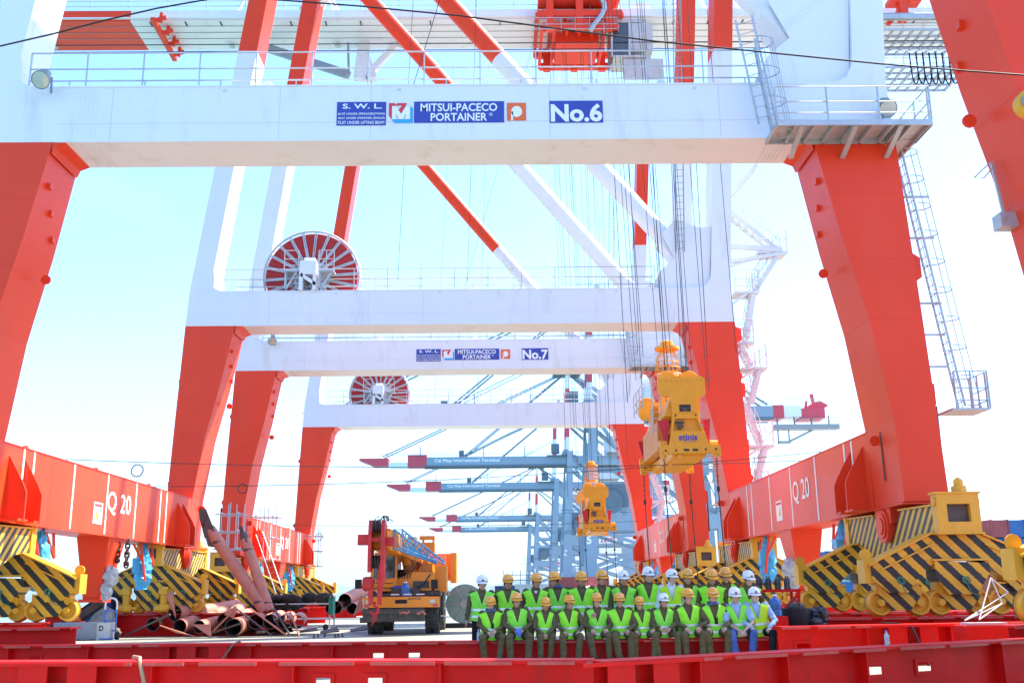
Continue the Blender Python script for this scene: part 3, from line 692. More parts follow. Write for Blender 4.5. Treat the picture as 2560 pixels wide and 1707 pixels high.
    m = MB(); nodes = [((1892, 412), (1826, 488)), ((1826, 530), (1950, 628)), ((1945, 640), (1890, 725)), ((1885, 735), (1868, 848)), ((1850, 858), (1880, 915)), ((1900, 925), (1880, 1010)), ((1862, 1010), (1905, 1108)), ((1915, 1120), (1890, 1230)), ((1890, 1240), (1915, 1330))]
    for a, b in nodes: stair(m, L(*a), L(*b), .62)
    for a, b in (((1895, 628), (1968, 628)), ((1838, 728), (1898, 728)), ((1838, 854), (1885, 852)), ((1855, 918), (1918, 915)), ((1868, 1112), (1935, 1110)), ((1870, 1235), (1925, 1235))):
        p, q = L(*a), L(*b); m.box(p.x, p.y-.05, p.z-.1, q.x, p.y+1.0, p.z); railing(m, (p.x, p.y-.05, p.z), (q.x, p.y-.05, p.z), 1.0, .6, .02); railing(m, (q.x-.02, p.y+.05, p.z), (q.x-.02, p.y+1, p.z), 1.0, .6, .02)
        m.bar((11.6, p.y, p.z-.8), ((p.x+q.x)/2, p.y, p.z-.1), .1, .1)
    m.bar((11.4, 19.6, 15.5), L(1968, 632), .16, .16); m.bar((11.5, 19.6, 16.35), L(1955, 625), .16, .22)
    part('stair_tower', m, mat('white_galvanised', (.66, .67, .68), .5, .1, .05, 3), root)
    for z in (12.0, 9.6, 7.2, 5.2): m = MB(); m.prism([(11.5, z-.45), (11.98, z-.25), (11.98, z+.25), (11.5, z+.45)], 'y', 18.6, 18.75); part('bracket', m, RED, root)
    # long inspection ladder + hoist ropes
    m = MB(); caged_ladder(m, (9.4, 17.9, 15.5), (10.2, 17.9, 36), (-.2, -1, 0), .35, False, .3)
    part('mast_ladder', m, GREY, root)
    for (x, y) in ((5.9, 7.3), (6.15, 7.9), (7.0, 7.7), (8.15, 8.1), (9.0, 7.4), (6.4, 11.6), (7.3, 11.9), (8.4, 11.6), (9.0, 12.1)):
        m = MB(); m.tube([(x, y, 8.6), (x-.9 if x < 7.5 else x-.5, y, 36)], .011, 4, cap=False); part('hoist_rope', m, ROPE, root)
    m = MB(); m.tube([(5.0, 2.0, 36), (-1, 2.0, 13.95)], .012, 4); m.tube([(-2.6, 17, 14), (-1.2, 12, 36)], .012, 4); m.tube([(.3, 17, 14), (1.2, 12, 36)], .012, 4)
    part('hoist_rope', m, ROPE, root)
    # electric cable loops and dark access slots at the leg foot
    m = MB()
    for s in (-1, 1): m.box(min(10.83*s, 10.845*s), .95, 3.9, max(10.83*s, 10.845*s), 1.0, 5.1); m.box(min(11.99*s, 12.02*s), .3, 4.2, max(11.99*s, 12.02*s), .5, 5.6)
    part('hatch_seal', m, BURNT, root)
    return root
crane6 = build_crane(-1.54, 23.6, 'nearest red and white gantry crane, its beam numbered No.6, standing over the whole group', '6', 'Q 20')
crane7 = build_crane(-1.68, 50.49, 'farther red and white gantry crane, its beam numbered No.7, framed by the nearer crane', '7', 'Q 21')
crane5 = build_crane(-1.69, -3.08, 'partly seen red crane leg at the right edge of the photo', '5', 'Q 19', False, {(1, 18.1)})
# ------------------------------------------------------------------ far blue terminal cranes
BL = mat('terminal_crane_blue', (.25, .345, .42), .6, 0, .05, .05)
BLD = mat('terminal_crane_dark_grey', (.12, .17, .21), .7, 0, .05, .1)  # darker grey for platforms, stays, rails and the boom's lower edge
FRED = mat('far_red_paint', (.62, .07, .10), .5, 0, .05, .1); FWHT = mat('far_white_paint', (.75, .78, .8), .5, 0, .03, .1)
def blue_crane():
    root = thing('terminal_crane', 'x', 'container crane')
    for y in (-8, 8):
        for x, lean in ((0, .05), (30, -.02)):
            m = MB(); m.hexa([(x-1.5, y-1, 0), (x+1.3, y-1, 0), (x+1.3, y+1, 0), (x-1.5, y+1, 0), (x-.9+42*lean, y-.8, 44), (x+.9+42*lean, y-.8, 44), (x+.9+42*lean, y+.8, 44), (x-.9+42*lean, y+.8, 44)])
            part('tower_leg', m, BL, root)
        m = MB(); m.box(1.4, y-.9, 15, 28.4, y+.9, 18.2); part('portal_beam', m, BL, root)
        m = MB(); m.bar((29, y, 18), (3.2, y, 40), 1.0, 1.0); m.bar((2, y, 41), (16, y, 18.2), .8, .8) if y < 0 else None; part('diagonal_brace', m, BL, root)
    m = MB(); m.box(-.8, -7, 6, .8, 7, 7.6); m.box(29, -7, 6, 31, 7, 7.6); m.box(-.6, -7, 16, .8, 7, 17.2); m.bar((.8, -7, 44), (.8, 7, 44), 1.4, 1.4); m.bar((30, -7, 43), (30, 7, 43), 1.4, 1.4); part('cross_beam', m, BL, root)
    m = MB()
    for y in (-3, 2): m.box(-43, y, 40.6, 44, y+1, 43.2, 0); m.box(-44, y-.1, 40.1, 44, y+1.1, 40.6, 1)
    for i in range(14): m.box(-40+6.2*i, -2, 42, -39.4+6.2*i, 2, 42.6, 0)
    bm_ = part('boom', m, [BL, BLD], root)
    m = MB()
    for y in (-8, 8):
        m.bar((1.5, y, 6), (28.5, y, 15.2), .7, .7); m.bar((28.5, y, 6), (1.5, y, 15.2), .7, .7); m.bar((1.8, y, 30), (29, y, 30), 1.0, 1.2); m.bar((15, y, 18), (15, y, 30), .6, .6); m.bar((29.5, y, 30), (16, y, 40.2), .7, .7)
    for z0 in (18.5, 29): m.bar((1.2, -7.5, z0), (1.6, 7.5, z0+10), .6, .6); m.bar((1.2, 7.5, z0), (1.6, -7.5, z0+10), .6, .6); m.bar((30, -7.5, z0), (30, 7.5, z0+10), .6, .6)
    part('lattice_brace', m, BL, root)
    m = MB(); lettering('Cai Mep International Terminal', 1.35, Matrix.Translation((-40.5, -3.03, 41.3)), .02, 20.5, 0, m); part('boom_lettering', m, SIGNW, bm_)
    m = MB()
    for x0, x1, c, zt in ((-49, -43.02, 0, 44), (-55, -49.02, 1, 43.0)):
        m.box(x0, -3, 40.3, x1, 3, zt if c == 0 else 41.6, c)
    m.box(-60, -3, 40.6, -55.02, 3, 43, 0); m.prism([(-60, 40.8), (-64.5, 42.6), (-64, 43), (-60, 43)], 'y', -3, 3, 0)
    part('boom_tip', m, [FRED, FWHT], root)
    m = MB(); m.box(44.02, -3, 40.4, 46.5, 3, 43.4, 0); m.box(46.52, -3, 40.6, 50.5, 3, 43.2, 1); m.box(50.52, -3, 40.2, 56, 3, 42.6, 0)
    m.prism([(52, 42.6), (56, 42.6), (57.5, 43.4), (55.4, 44.6), (53, 43.6)], 'y', -1.6, 1.6, 0); m.bar((54.6, 0, 43), (54.0, 0, 46.4), .7, .7, 0); m.bar((52.4, 0, 43), (52.8, 0, 44.8), .5, .5, 0)
    part('backreach_end', m, [FRED, FWHT], root)
    m = MB(); m.box(44, -3.4, 37.6, 59, -1, 38.8); m.box(45, -3.2, 34.5, 47.6, -1, 35.0); m.bar((47.5, -2, 35), (53, -2, 37.6), .5, .5)
    for x in (45, 49, 53, 57): m.bar((x, -2, 38.6), (x, -2, 41), .35, .35)
    for x in (45, 47.5): m.bar((x, -2, 34.6), (x, -2, 37.7), .3, .3)
    railing(m, (44, -3.4, 38.8), (59, -3.4, 38.8), 1.3, 1.8, .07, (.5,)); railing(m, (46, -3, 43.4), (55, -3, 43.4), 1.3, 1.6, .07, (.5,))
    part('machinery_platform', m, GREY, root)
    m = MB()   # apex mast
    for y in (-3.2, 3.2):
        z = [44, 49, 55, 60, 65, 71]
        for i in range(5):
            a = Vector((1.5+(z[i]-44)*.03, y*(1-(z[i]-44)/60), z[i])); b = Vector((1.5+(z[i+1]-44)*.03, y*(1-(z[i+1]-44)/60), z[i+1])); m.bar(a, b, 1.3, 1.3, 1 if i % 2 else 0)
    part('apex_mast', m, [FWHT, FRED], root)
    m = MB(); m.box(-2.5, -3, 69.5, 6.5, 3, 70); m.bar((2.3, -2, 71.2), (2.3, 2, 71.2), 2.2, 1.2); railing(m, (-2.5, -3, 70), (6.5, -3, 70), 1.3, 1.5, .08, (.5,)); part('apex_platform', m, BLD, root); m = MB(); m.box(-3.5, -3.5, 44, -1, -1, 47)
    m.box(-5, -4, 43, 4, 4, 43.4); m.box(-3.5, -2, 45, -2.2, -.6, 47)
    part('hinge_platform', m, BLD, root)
    m = MB()
    for y in (-2.2, 2.2):
        for x in (-31, -57): m.tube([(2.3, y*.6, 71), (x, y, 43.6)], .2, 5)
        for x in (31, 43): m.tube([(2.3, y*.6, 71), (x, y, 43.6)], .28, 5)
        m.tube([(2.3, y, 60), (-31, y, 43.8)], .12, 4)
    part('forestay', m, BLD, root)
    m = MB(); railing(m, (-58, -3.2, 43.2), (44, -3.2, 43.2), 1.2, 3, .06, (.5,))
    for x in (-45, -25, -12, -32): m.bar((x, -3, 43.2), (x, -3, 46.5 if x != -32 else 45.2), .25 if x != -32 else 1.6, .3)
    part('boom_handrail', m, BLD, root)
    m = MB(); m.box(17.5, -9.2, 15.4, 26, -8.92, 17.4, 0); part('name_board', m, SIGNW, root)
    m = MB(); m.box(10, -9.2, 15.6, 15.6, -8.92, 17.7, 0); bd = part('name_board', m, SIGNW, root)
    m = MB(); lettering('ZPMC', 1.5, Matrix.Translation((10.4, -9.24, 15.9)), .03, 4.9, 0, m); part('board_lettering', m, SRED, bd)
    m = MB(); m.lathe([(2.6, -.3), (2.6, .3)], c=(5, -9.8, 21), axis='y', n=24); m.lathe([(1.2, -.5), (1.2, .5)], c=(5, -9.8, 21), axis='y', n=16); m.box(2, -9, 20, 9, -6, 25)
    part('cable_reel', m, BLD, root, True)
    m = MB(); m.box(14, -6, 44, 27, 6, 49); part('machinery_house', m, mat('house_white', (.6, .66, .7), .6), root)
    m = MB()
    for k in range(6): stair(m, (31.8+(k % 2)*3.5, -9.6, 4+6*k), (35.3-(k % 2)*3.5, -9.6, 10+6*k), 1.0, False)
    railing(m, (-6, -9, 18.2), (29, -9, 18.2), 1.2, 2, .06, (.5,))
    part('stairs', m, BLD, root)
    m = MB(); m.box(-2.2, -9.5, 0, 2.2, -6.5, 3.2); m.box(-2.2, 6.5, 0, 2.2, 9.5, 3.2); m.box(28, -9.5, 0, 32, -6.5, 3.2); part('bogie_set', m, BLD, root)
    return root
bc0 = blue_crane()
labs = ['nearest pale blue container crane, its red and white back end showing at right',
        'pale blue container crane with the highest visible lettered boom, above the mobile crane',
        'pale blue container crane whose lettered boom is second from the top',
        'distant blue container crane with a small lettered boom, third from the top',
        'farthest blue container crane, its thin boom lowest above the mobile crane']
for i, (x, y) in enumerate(((19.5, 235), (20.2, 325), (20.3, 404), (19.3, 580), (18.0, 680))):
    o = bc0 if i == 0 else copy_tree(bc0)
    o.location = (x, y, -.6+(.6 if i else 0)); tag(o, labs[i], 'container crane', 'blue terminal cranes on the quay behind')
    for ch in o.children:
        if ch.name.startswith('tower_leg') and i < 3 and ch.data == [c for c in bc0.children if c.name.startswith('tower_leg')][0].data:
            m = MB(); lettering('543'[i], 1.9, Matrix.Translation((-.55, -9.06, 12)), .04, 1.1, 0, m); part('leg_number', m, SIGNW, ch); break
# ------------------------------------------------------------------ containers and yard behind
CC = {k: mat('container_'+k, c, .6, 0, .12, .5, dirt_or_sheen=tuple(v*.6 for v in c), damt=.4) for k, c in dict(red=(.33, .07, .07), blue=(.04, .14, .36), teal=(.04, .38, .36), rust=(.42, .10, .05), orange=(.55, .18, .05), navy=(.03, .05, .12), white=(.62, .62, .6), green=(.05, .22, .12)).items()}
CM = {}
def container(x, y, z, rz, c, label, L=6.06, group='stacked shipping containers in the yard'):
    k = (c, L)
    if k not in CM:
        m = MB(); m.box(-L/2+.06, -1.16, .1, L/2-.06, 1.16, 2.52)
        for sx_ in (-1, 1):
            for sy_ in (-1, 1): m.box(sx_*L/2-.08, sy_*1.2-.05, 0, sx_*L/2+.08, sy_*1.2+.05, 2.6)
            m.box(-L/2, sx_*1.2-.04, 2.48, L/2, sx_*1.2+.04, 2.6); m.box(-L/2, sx_*1.2-.04, 0, L/2, sx_*1.2+.04, .12)
        for i in range(int(L/.28)):
            for sy_ in (-1, 1): m.box(-L/2+.15+.28*i, sy_*1.17-.02, .14, -L/2+.28+.28*i, sy_*1.17+.02, 2.46)
        for i in range(8):
            for sx_ in (-1, 1): m.box(sx_*(L/2-.06)-.02, -1.1+.28*i, .14, sx_*(L/2-.06)+.02, -.96+.28*i, 2.46)
        CM[k] = m.mesh('shipping_container', CC[c])
    o = bpy.data.objects.new('shipping_container', CM[k]); COL.objects.link(o); o.location = (x, y, z); o.rotation_euler = (0, 0, rz)
    return tag(o, label, 'container', group)
# coloured stack at the far right
rs = random.Random(5); k = 0
rows = [(2432, 'rust orange navy navy teal blue'), (2436, 'red orange blue teal navy red'), (2444, 'blue red blue blue green navy'), (2452, 'red blue red')]
Yc = 150
for r_, (px, cs) in enumerate(rows):
    for i, c in enumerate(cs.split()):
        w = W(px, 1400, Y=Yc)
        container(w.x+1.3+i*2.55+(r_ == 3)*.6, Yc+rs.uniform(-.3, .3), -.6+2.6*r_+.9, pi/2, c, '%s container, %s layer and %s from the left of the stack beyond the right bogies' % (c, ('bottom', 'second', 'third', 'top')[r_], ('first', 'second', 'third', 'fourth', 'fifth', 'sixth')[i]))
for r_ in range(2): container(W(2118, 1400, Y=118).x, 118, .3+2.6*r_, .1, 'blue', 'blue container seen under the right sill beam, %s of two' % ('lower', 'upper')[r_])
w = W(1446, 1470, Y=95); container(w.x, 95, .1, pi/2+.5, 'red', 'dark red container standing on end of the row behind the helmets', group=None)
for (px, c, Y, z, lb) in ((1365, 'white', 105, .0, 'white refrigerated container behind the third standing man'), (1395, 'white', 107, 0, 'white container left of the dark red one'), (1545, 'red', 110, -.9, 'low red container behind the pair of yellow helmets'), (1300, 'navy', 130, 0, 'dark container with stacked lattice frames left of the white ones')):
    w = W(px, 1475, Y=Y); container(w.x, Y, z-.4, 0, c, lb, group=None)
# stacked lattice frames (flat racks) behind the second standing man
t = W(1300, 1475, Y=128); m = MB()
for i in range(5):
    for j in range(6):
        x = t.x-2.0+1.0*i; z = -.6+.62*j
        m.box(x, t.y-2.6, z+.9, x+.07, t.y-2.5, z+1.5); m.box(x, t.y-2.6, z+.9, x+1.0, t.y-2.5, z+.98)
solo('lattice_rack', m, mat('rack_steel', (.10, .13, .18), .6), 'stack of dark slatted steel racks behind the standing men', 'rack')
m = MB(); c = W(1470, 1480, Y=92); m.lathe([(.05, 2.0), (.5, 1.95), (.85, 1.6), (.9, 1.0), (.8, .9), (.9, .85), (.9, -.4), (.05, -.4)], c=(c.x, c.y, -.1), n=20)
solo('storage_tank', m, [FWHT], 'rounded white tank top in front of the dark red container', 'tank', True)
m = MB(); A = W(1985, 1395, Y=140)
m.prism([(A.x-6, -.6), (A.x-6, 4.2), (A.x+2, 6.2), (A.x+11, 3.2), (A.x+11, -.6)], 'y', 140, 170)
solo('storage_shed', m, mat('shed_sheet', (.55, .54, .48), .7), 'pale pitched shed roof beyond the right stowage leg', 'shed')
# ------------------------------------------------------------------ red rail beams on the deck
def hit(px, py, p, q):
    d = Vector((q.x-p.x, q.y-p.y)); n = Vector((-d.y, d.x)); r = ray(px, py); t = (n.x*p.x+n.y*p.y)/(n.x*r.x+n.y*r.y)
    X = Vector((r.x*t, r.y*t)); return (X-Vector((p.x, p.y))).dot(d)/d.length, r.z*t+CAMH
def rail_beam(name, label, p, q, h, z0=0., w=.42, holes=(), stiff=1.5, joints=(), group=None, grp_root=None):
    """I-shaped rail girder from p to q (deck points); holes = (s0, s1, za, zb) along the web"""
    p, q = Vector((p[0], p[1], 0)), Vector((q[0], q[1], 0)); L = (q-p).length
    root = thing(name, label, 'rail beam', (p.x, p.y, z0), atan2(q.y-p.y, q.x-p.x), group)
    m = MB(); m.box(0, -w/2, h-.035, L, w/2, h, 0)
    rr = random.Random(int(L*100)); s = 0
    while s < L:      # clip bars along the flange edge
        l = rr.uniform(.5, .9); m.box(s, -w/2-.03, h-.05, min(L, s+l), -w/2, h-.012, 1); s += l+rr.uniform(.1, .3)
    part('top_flange', m, [RAIL, RAILTOP], root)
    m = MB(); m.box(0, -w/2, 0, L, w/2, .035); part('bottom_flange', m, RAIL, root)
    xs = [0]+[v for hh in sorted(holes) for v in hh[:2]]+[L]; m = MB()
    for i in range(0, len(xs), 2): m.box(xs[i], -.014, .035, xs[i+1], .014, h-.035)
    for hh in holes:
        m.box(hh[0], -.014, .035, hh[1], .014, hh[2]); m.box(hh[0], -.014, hh[3], hh[1], .014, h-.035)
        e = .05
        for (a, b, c_, d_) in ((hh[0]-e, hh[1]+e, hh[2]-e, hh[2]), (hh[0]-e, hh[1]+e, hh[3], hh[3]+e), (hh[0]-e, hh[0], hh[2], hh[3]), (hh[1], hh[1]+e, hh[2], hh[3])): m.box(a, -.035, c_, b, -.0145, d_)
    part('web', m, RAIL, root)
    m = MB(); m.box(-.01, -w/2+.02, .036, .01, -.0145, h-.036); m.box(-.01, .0145, .036, .01, w/2-.02, h-.036); st = m.mesh('stiffener', RAIL)
    n = max(2, int(L/stiff))
    for i in range(1, n):
        x = L*i/n
        if not any(hh[0]-.08 < x < hh[1]+.08 for hh in holes) and not any(abs(x-j) < .6 for j in joints): part('stiffener', st, None, root, loc=(x, 0, 0))
    for j in joints:
        m = MB(); m.box(j-.5, -w/2-.01, .04, j-.13, -w/2+.01, h-.05); m.box(j+.13, -w/2-.01, .04, j+.5, -w/2+.01, h-.05); m.box(j-.13, -w/2+.12, .04, j+.13, -w/2+.14, h*.42); m.box(j-.13, -w/2-.02, h*.42, j+.13, -w/2+.14, h*.5)
        m.box(j-.85, -w/2-.05, h-.05, j+.85, -w/2-.02, h-.01)
        part('joint_plate', m, RAIL, root)
    return root
def holes(p, q, lst): return [(lambda a, b: (a[0], b[0], .0+min(a[1], b[1]), max(a[1], b[1])))(hit(x0, y0, p, q), hit(x1, y1, p, q)) for (x0, y0, x1, y1) in lst]
F0, F1, F2 = W(-260, 1652, Z=.66), W(1484, 1646, Z=.66), W(2760, 1582, Z=.66)
fh = holes(F0, F1, [(790, 1706, 828, 1690), (920, 1706, 958, 1690)]); fh = [(a, b, .33, .46) for a, b, c_, d_ in fh]
jl = [hit(167, 1680, F0, F1)[0]]
rail_beam('rail_beam', 'red rail beam along the bottom left, nearest the camera', F0, F1, .66, 0, .4, fh, 1.45, jl, 'red rail beams laid across the deck')
fh = holes(F1, F2, [(2168, 1668, 2203, 1648), (2290, 1662, 2326, 1643)]); fh = [(a, b, .28, .4) for a, b, c_, d_ in fh]
rail_beam('rail_beam', 'red rail beam slanting across the bottom right, nearest the camera', F1, F2, .64, 0, .4, fh, 1.3, [.55], 'red rail beams laid across the deck')
B0, B1 = W(-300, 1598, Z=.51), W(1300, 1601, Z=.51)
B0 = Vector((B0.x, 20.6+.9, .5)); B1 = Vector((1.6, 20.3, .5)); B2 = Vector((6.15, 20.3, .5))
bh = [(hit(x0, 1630, B0, B1)[0], hit(x1, 1630, B0, B1)[0], .18, .30) for x0, x1 in ((75, 103), (933, 960), (1022, 1050))]
rail_beam('rail_beam', 'red rail beam across the left, behind the nearest one', B0, B1, .51, 0, .42, bh, 1.6, [hit(515, 1630, B0, B1)[0]], 'red rail beams laid across the deck')
rail_beam('rail_beam', 'red rail beam used as a bench by the front row of workers', B1, B2, .51, 0, .42, [], 1.6, [], 'red rail beams laid across the deck')
C0 = W(1943, 1573, Y=19.6); C1 = W(2760, 1542, Y=20.6)
rail_beam('rail_beam', 'taller red rail beam at right, carrying a small water bottle in front', C0, C1, (C0.z+C1.z)/2, 0, .42, [(.35, .62, .3, .42)], 1.5, [2.6], 'red rail beams laid across the deck')
nm = ['first', 'second', 'third', 'fourth', 'fifth', 'sixth', 'seventh', 'eighth']
for i, y in enumerate((22.6, 27.6, 39.2, 44.2, 49.5, 54.5, 66.1, 71.1)):
    rail_beam('rail_beam', 'red rail beam under the left bogies, %s row from the front' % nm[i], (-16.8, y), (-9.0 if i != 1 else -11.8, y), .8, 0, .5, [], 2.2, [], 'red rail beams laid across the deck')
    rail_beam('rail_beam', 'red rail beam under the right bogies, %s row from the front' % nm[i], (7.2 if i else 7.0, y), (34, y), .8, 0, .5, [], 2.2, [], 'red rail beams laid across the deck')
rail_beam('rail_beam', 'short red rail beam under the bogie at the right edge', (8.1, 16.82), (14, 16.82), .8, 0, .5, [], 1.5)
m = MB(); m.box(6.3, 21.4, 0, 7.6, 21.9, .55); solo('beam_block', m, RAIL, 'low red steel block at the left end of the right rail beams', 'steel block')
# ------------------------------------------------------------------ spreaders
SY = mat('spreader_yellow', (.86, .36, .010), .45, 0, .06, 2, dirt_or_sheen=(.5, .22, .02), dscale=1.5, damt=.4)
def make_spreader():
    root = thing('spreader', 'x', 'spreader')
    k = .00317
    def Pt(q): return ((q[0]-660)*k, (1270-q[1])*k)
    def pl(pts, y0, y1, name, M=SY, par=root, **kw):
        m = MB(); m.prism([Pt(p) for p in pts], 'y', y0, y1); return part(name, m, M, par)
    top = [(365, 510), (372, 478), (410, 455), (560, 450), (600, 470), (640, 450), (800, 455), (835, 485), (838, 640), (800, 662), (748, 682), (742, 822), (497, 822), (490, 690), (472, 658), (400, 655), (368, 610)]
    for y in (0, 4.6):
        h = pl(top, y, y+.1, 'headblock_plate')
        # lower plate with an opening: frame around it
        for q in ([(497, 823), (742, 823), (752, 880), (492, 880)], [(492, 881), (520, 881), (500, 1003), (478, 1003)], [(752, 881), (800, 1003), (780, 1003), (735, 881)]): pl(q, y+.02, y+.12, 'frame_plate')
        pl([(480, 1004), (806, 1004), (842, 1140), (955, 1148), (960, 1250), (892, 1258), (865, 1230), (448, 1230), (415, 1272), (362, 1262), (360, 1152), (450, 1140)], y, y+.14, 'end_beam')
        m = MB()
        for cx in (480, 700):
            m.lathe([(.3, -.02), (.31, .0), (.31, .1), (.3, .12)], c=(Pt((cx, 0))[0], y+.3, Pt((0, 478))[1]), axis='y', n=24)
        part('sheave', m, SY, root, True)
        m = MB()
        for cx, cy, rx in ((415, 1198, .035), (515, 1195, .035), (808, 1188, .035), (908, 1186, .035), (405, 1250, .02), (925, 1236, .02), (528, 850, .03), (728, 846, .03)):
            a, b = Pt((cx, cy)); m.lathe([(rx, -.004), (rx, .002)], c=(a, y, b), axis='y', n=12)
        for cx in (618, 706): a, b = Pt((cx, 1192)); m.box(a-.085, y-.004, b-.035, a+.085, y, b+.035)
        a, b = Pt((625, 780)); m.box(a-.18, y-.004, b-.1, a+.18, y, b+.12)
        part('hole', m, DARK, root, kind='stuff')
        m = MB(); a, b = Pt((625, 780)); m.box(a-.18, y-.01, b+.0, a+.18, y-.004, b+.03); m.box(a-.07, y-.01, b-.09, a+.07, y-.005, b+.0)
        a, b = Pt((570, 940)); m.box(a-.16, y+.0, b+.05, a+.13, y+.1, b+.11); m.lathe([(.09, -.03), (.09, .1)], c=(a, y, b-.05), axis='y', n=12)
        part('valve_block', m, [BURNT], root)
        for sx_, pts in ((0, [(350, 888), (475, 882), (450, 1140), (415, 1130)]), (1, [(800, 880), (880, 880), (858, 1135), (835, 1135)])):
            pl(pts, y+.2, y+.26, 'guide_flap', FRED if 0 else mat('flap_red', (.62, .015, .02), .45))
        for cx in (400, 905):
            a, b = Pt((cx, 1120)); m = MB(); m.lathe([(.1, -.12), (.1, .12)], c=(a, y+.25, b), axis='x', n=12); m.box(a-.12, y+.1, b-.1, a+.12, y+.3, b); part('flap_motor', m, SY, root, True)
    m = MB(); m.box(-.42, .12, .35, .38, 4.6, 1.25); part('main_frame', m, SY, root)
    m = MB(); m.box(-.55, .14, .05, .5, 4.7, .34); m.box(-.4, -.02, .0, -.3, 4.7, .1); part('lower_frame', m, SY, root)
    m = MB(); m.prism([(-.75, 1.35), (-.5, 1.95), (.4, 1.95), (.4, 1.3)], 'y', .2, 4.5); part('upper_frame', m, SY, root)
    m = MB(); m.box(-.85, 1.0, .4, -.55, 4.4, 1.3); m.box(-.8, 2.2, 1.3, -.6, 2.9, 2.0); part('side_panel', m, mat('spreader_orange', (.72, .24, .01), .5, 0, .1, 3), root)
    m = MB()
    for y in (-.012, 4.588):
        for i in range(9): m.box(*(lambda a, b: (a-.012, y, b-.012, a+.012, y+.012, b+.012))(*Pt((400+50*i, 500))))
        for i in range(12): m.box(*(lambda a, b: (a-.01, y, b-.01, a+.01, y+.012, b+.01))(*Pt((390+46*i, 1222))))
    part('bolt_row', m, DARK, root, kind='stuff')
    m = MB()
    for x in (-.43, .39):
        for i in range(6): m.box(x-.02, .3+.75*i, .36, x+.02, .36+.75*i, 1.24)
    m.tube([(-.46, .2, 1.1), (-.5, 1.5, .8), (-.46, 3, 1.0), (-.5, 4.4, .7)], .025, 5)
    part('frame_rib', m, SY, root)
    # big text
    m = MB(); a, b = Pt((548, 1100)); lettering('stinis', .2, Matrix.Translation((a, -.006, b)), .03, .585, 0, m)
    a, b = Pt((592, 1118)); lettering('LONG-TWIN', .035, Matrix.Translation((a, -.006, b)), .0, .36, 0, m)
    part('maker_lettering', m, BLUE, root)
    # cable basket
    bc = Vector((-.18, 2.4, 3.15)); m = MB()
    for a_ in (.5, 2.1, 3.7, 5.3): m.bar((bc.x+.3*cos(a_), bc.y+.3*sin(a_), 1.9), (bc.x+.3*cos(a_), bc.y+.3*sin(a_), 3.1), .05, .05)
    for k2 in range(14):
        a = 2*pi*k2/14; m.tube([bc+Vector((.44*cos(a), .44*sin(a), 0)), bc+Vector((.36*cos(a), .36*sin(a), .55)), bc+Vector((.2*cos(a), .2*sin(a), .85))], .015, 4)
    for r_, z in ((.44, 0), (.42, .2), (.38, .4), (.3, .68)): m.tube([bc+Vector((r_*cos(t), r_*sin(t), z)) for t in [2*pi*j/20 for j in range(20)]], .015, 4, closed=True)
    m.lathe([(.42, .85), (.42, .93), (.22, .95), (.22, 1.12), (.17, 1.15)], c=bc, n=20); m.lathe([(.36, -.1), (.36, .02)], c=bc, n=16)
    part('cable_basket', m, SY, root, True)
    m = MB()
    for x in (-1.0, -.72): m.bar((x, .9, .9), (x, .9, 2.75), .04, .04)
    for i in range(9): m.tube([(-1.0, .9, 1.0+.2*i), (-.72, .9, 1.0+.2*i)], .012, 4)
    railing(m, (-1.15, 2.0, 1.95), (-1.15, 4.2, 1.95), .75, .8, .02); railing(m, (-.75, 1.1, 2.6), (.2, 1.1, 2.6), .3, .5, .018, ())
    part('service_ladder', m, GALV, root)
    for x in (-.83, .8):
        for y in (.07, 4.67):
            m = MB(); z = 0; i = 0
            while z > -.9:
                c = Vector((x, y, z-.06)); M3 = Matrix.Rotation(pi/2*(i % 2), 3, 'Z')
                m.tube([c+M3 @ Vector((.026*cos(t), 0, .055*sin(t))) for t in [2*pi*j/8 for j in range(8)]], .011, 4, closed=True); z -= .085; i += 1
            m.tube([(x, y, z), (x+.1, y, -3.9)], .02, 5); m.lathe([(.05, 0), (.05, .14)], c=(x, y, z-.1), n=8)
            part('corner_chain', m, DARK, root, True)
    return root
sp1 = make_spreader(); w = W(1728, 1144, Y=31.5); sp1.location = (w.x, 31.5, w.z)
tag(sp1, 'larger yellow spreader hanging on ropes in front of the right red leg', 'spreader', 'yellow lifting spreaders hanging from the cranes')
sp2 = copy_tree(sp1); w = W(1500, 1330, Y=58.4); sp2.location = (w.x, 58.4, w.z)
tag(sp2, 'smaller farther yellow spreader hanging above the row of helmets', 'spreader', 'yellow lifting spreaders hanging from the cranes')
# ropes of the two spreaders belong to them
for sp in (sp1, sp2):
    L0 = sp.location; top = 36-L0.z
    for (x, y, dx) in ((-1.6, 2.4, -.5), (-.6, .3, -.8), (-.5, .45, -.75), (.05, .3, -.3), (.12, .5, -.2), (.75, .35, .1), (-.75, 4.7, -.4), (.1, 4.7, -.2), (.7, 4.7, .1)):
        m = MB(); m.tube([(x, y, 2.2), (x+dx, y, top)], .012, 5); part('rope', m, ROPE, sp)
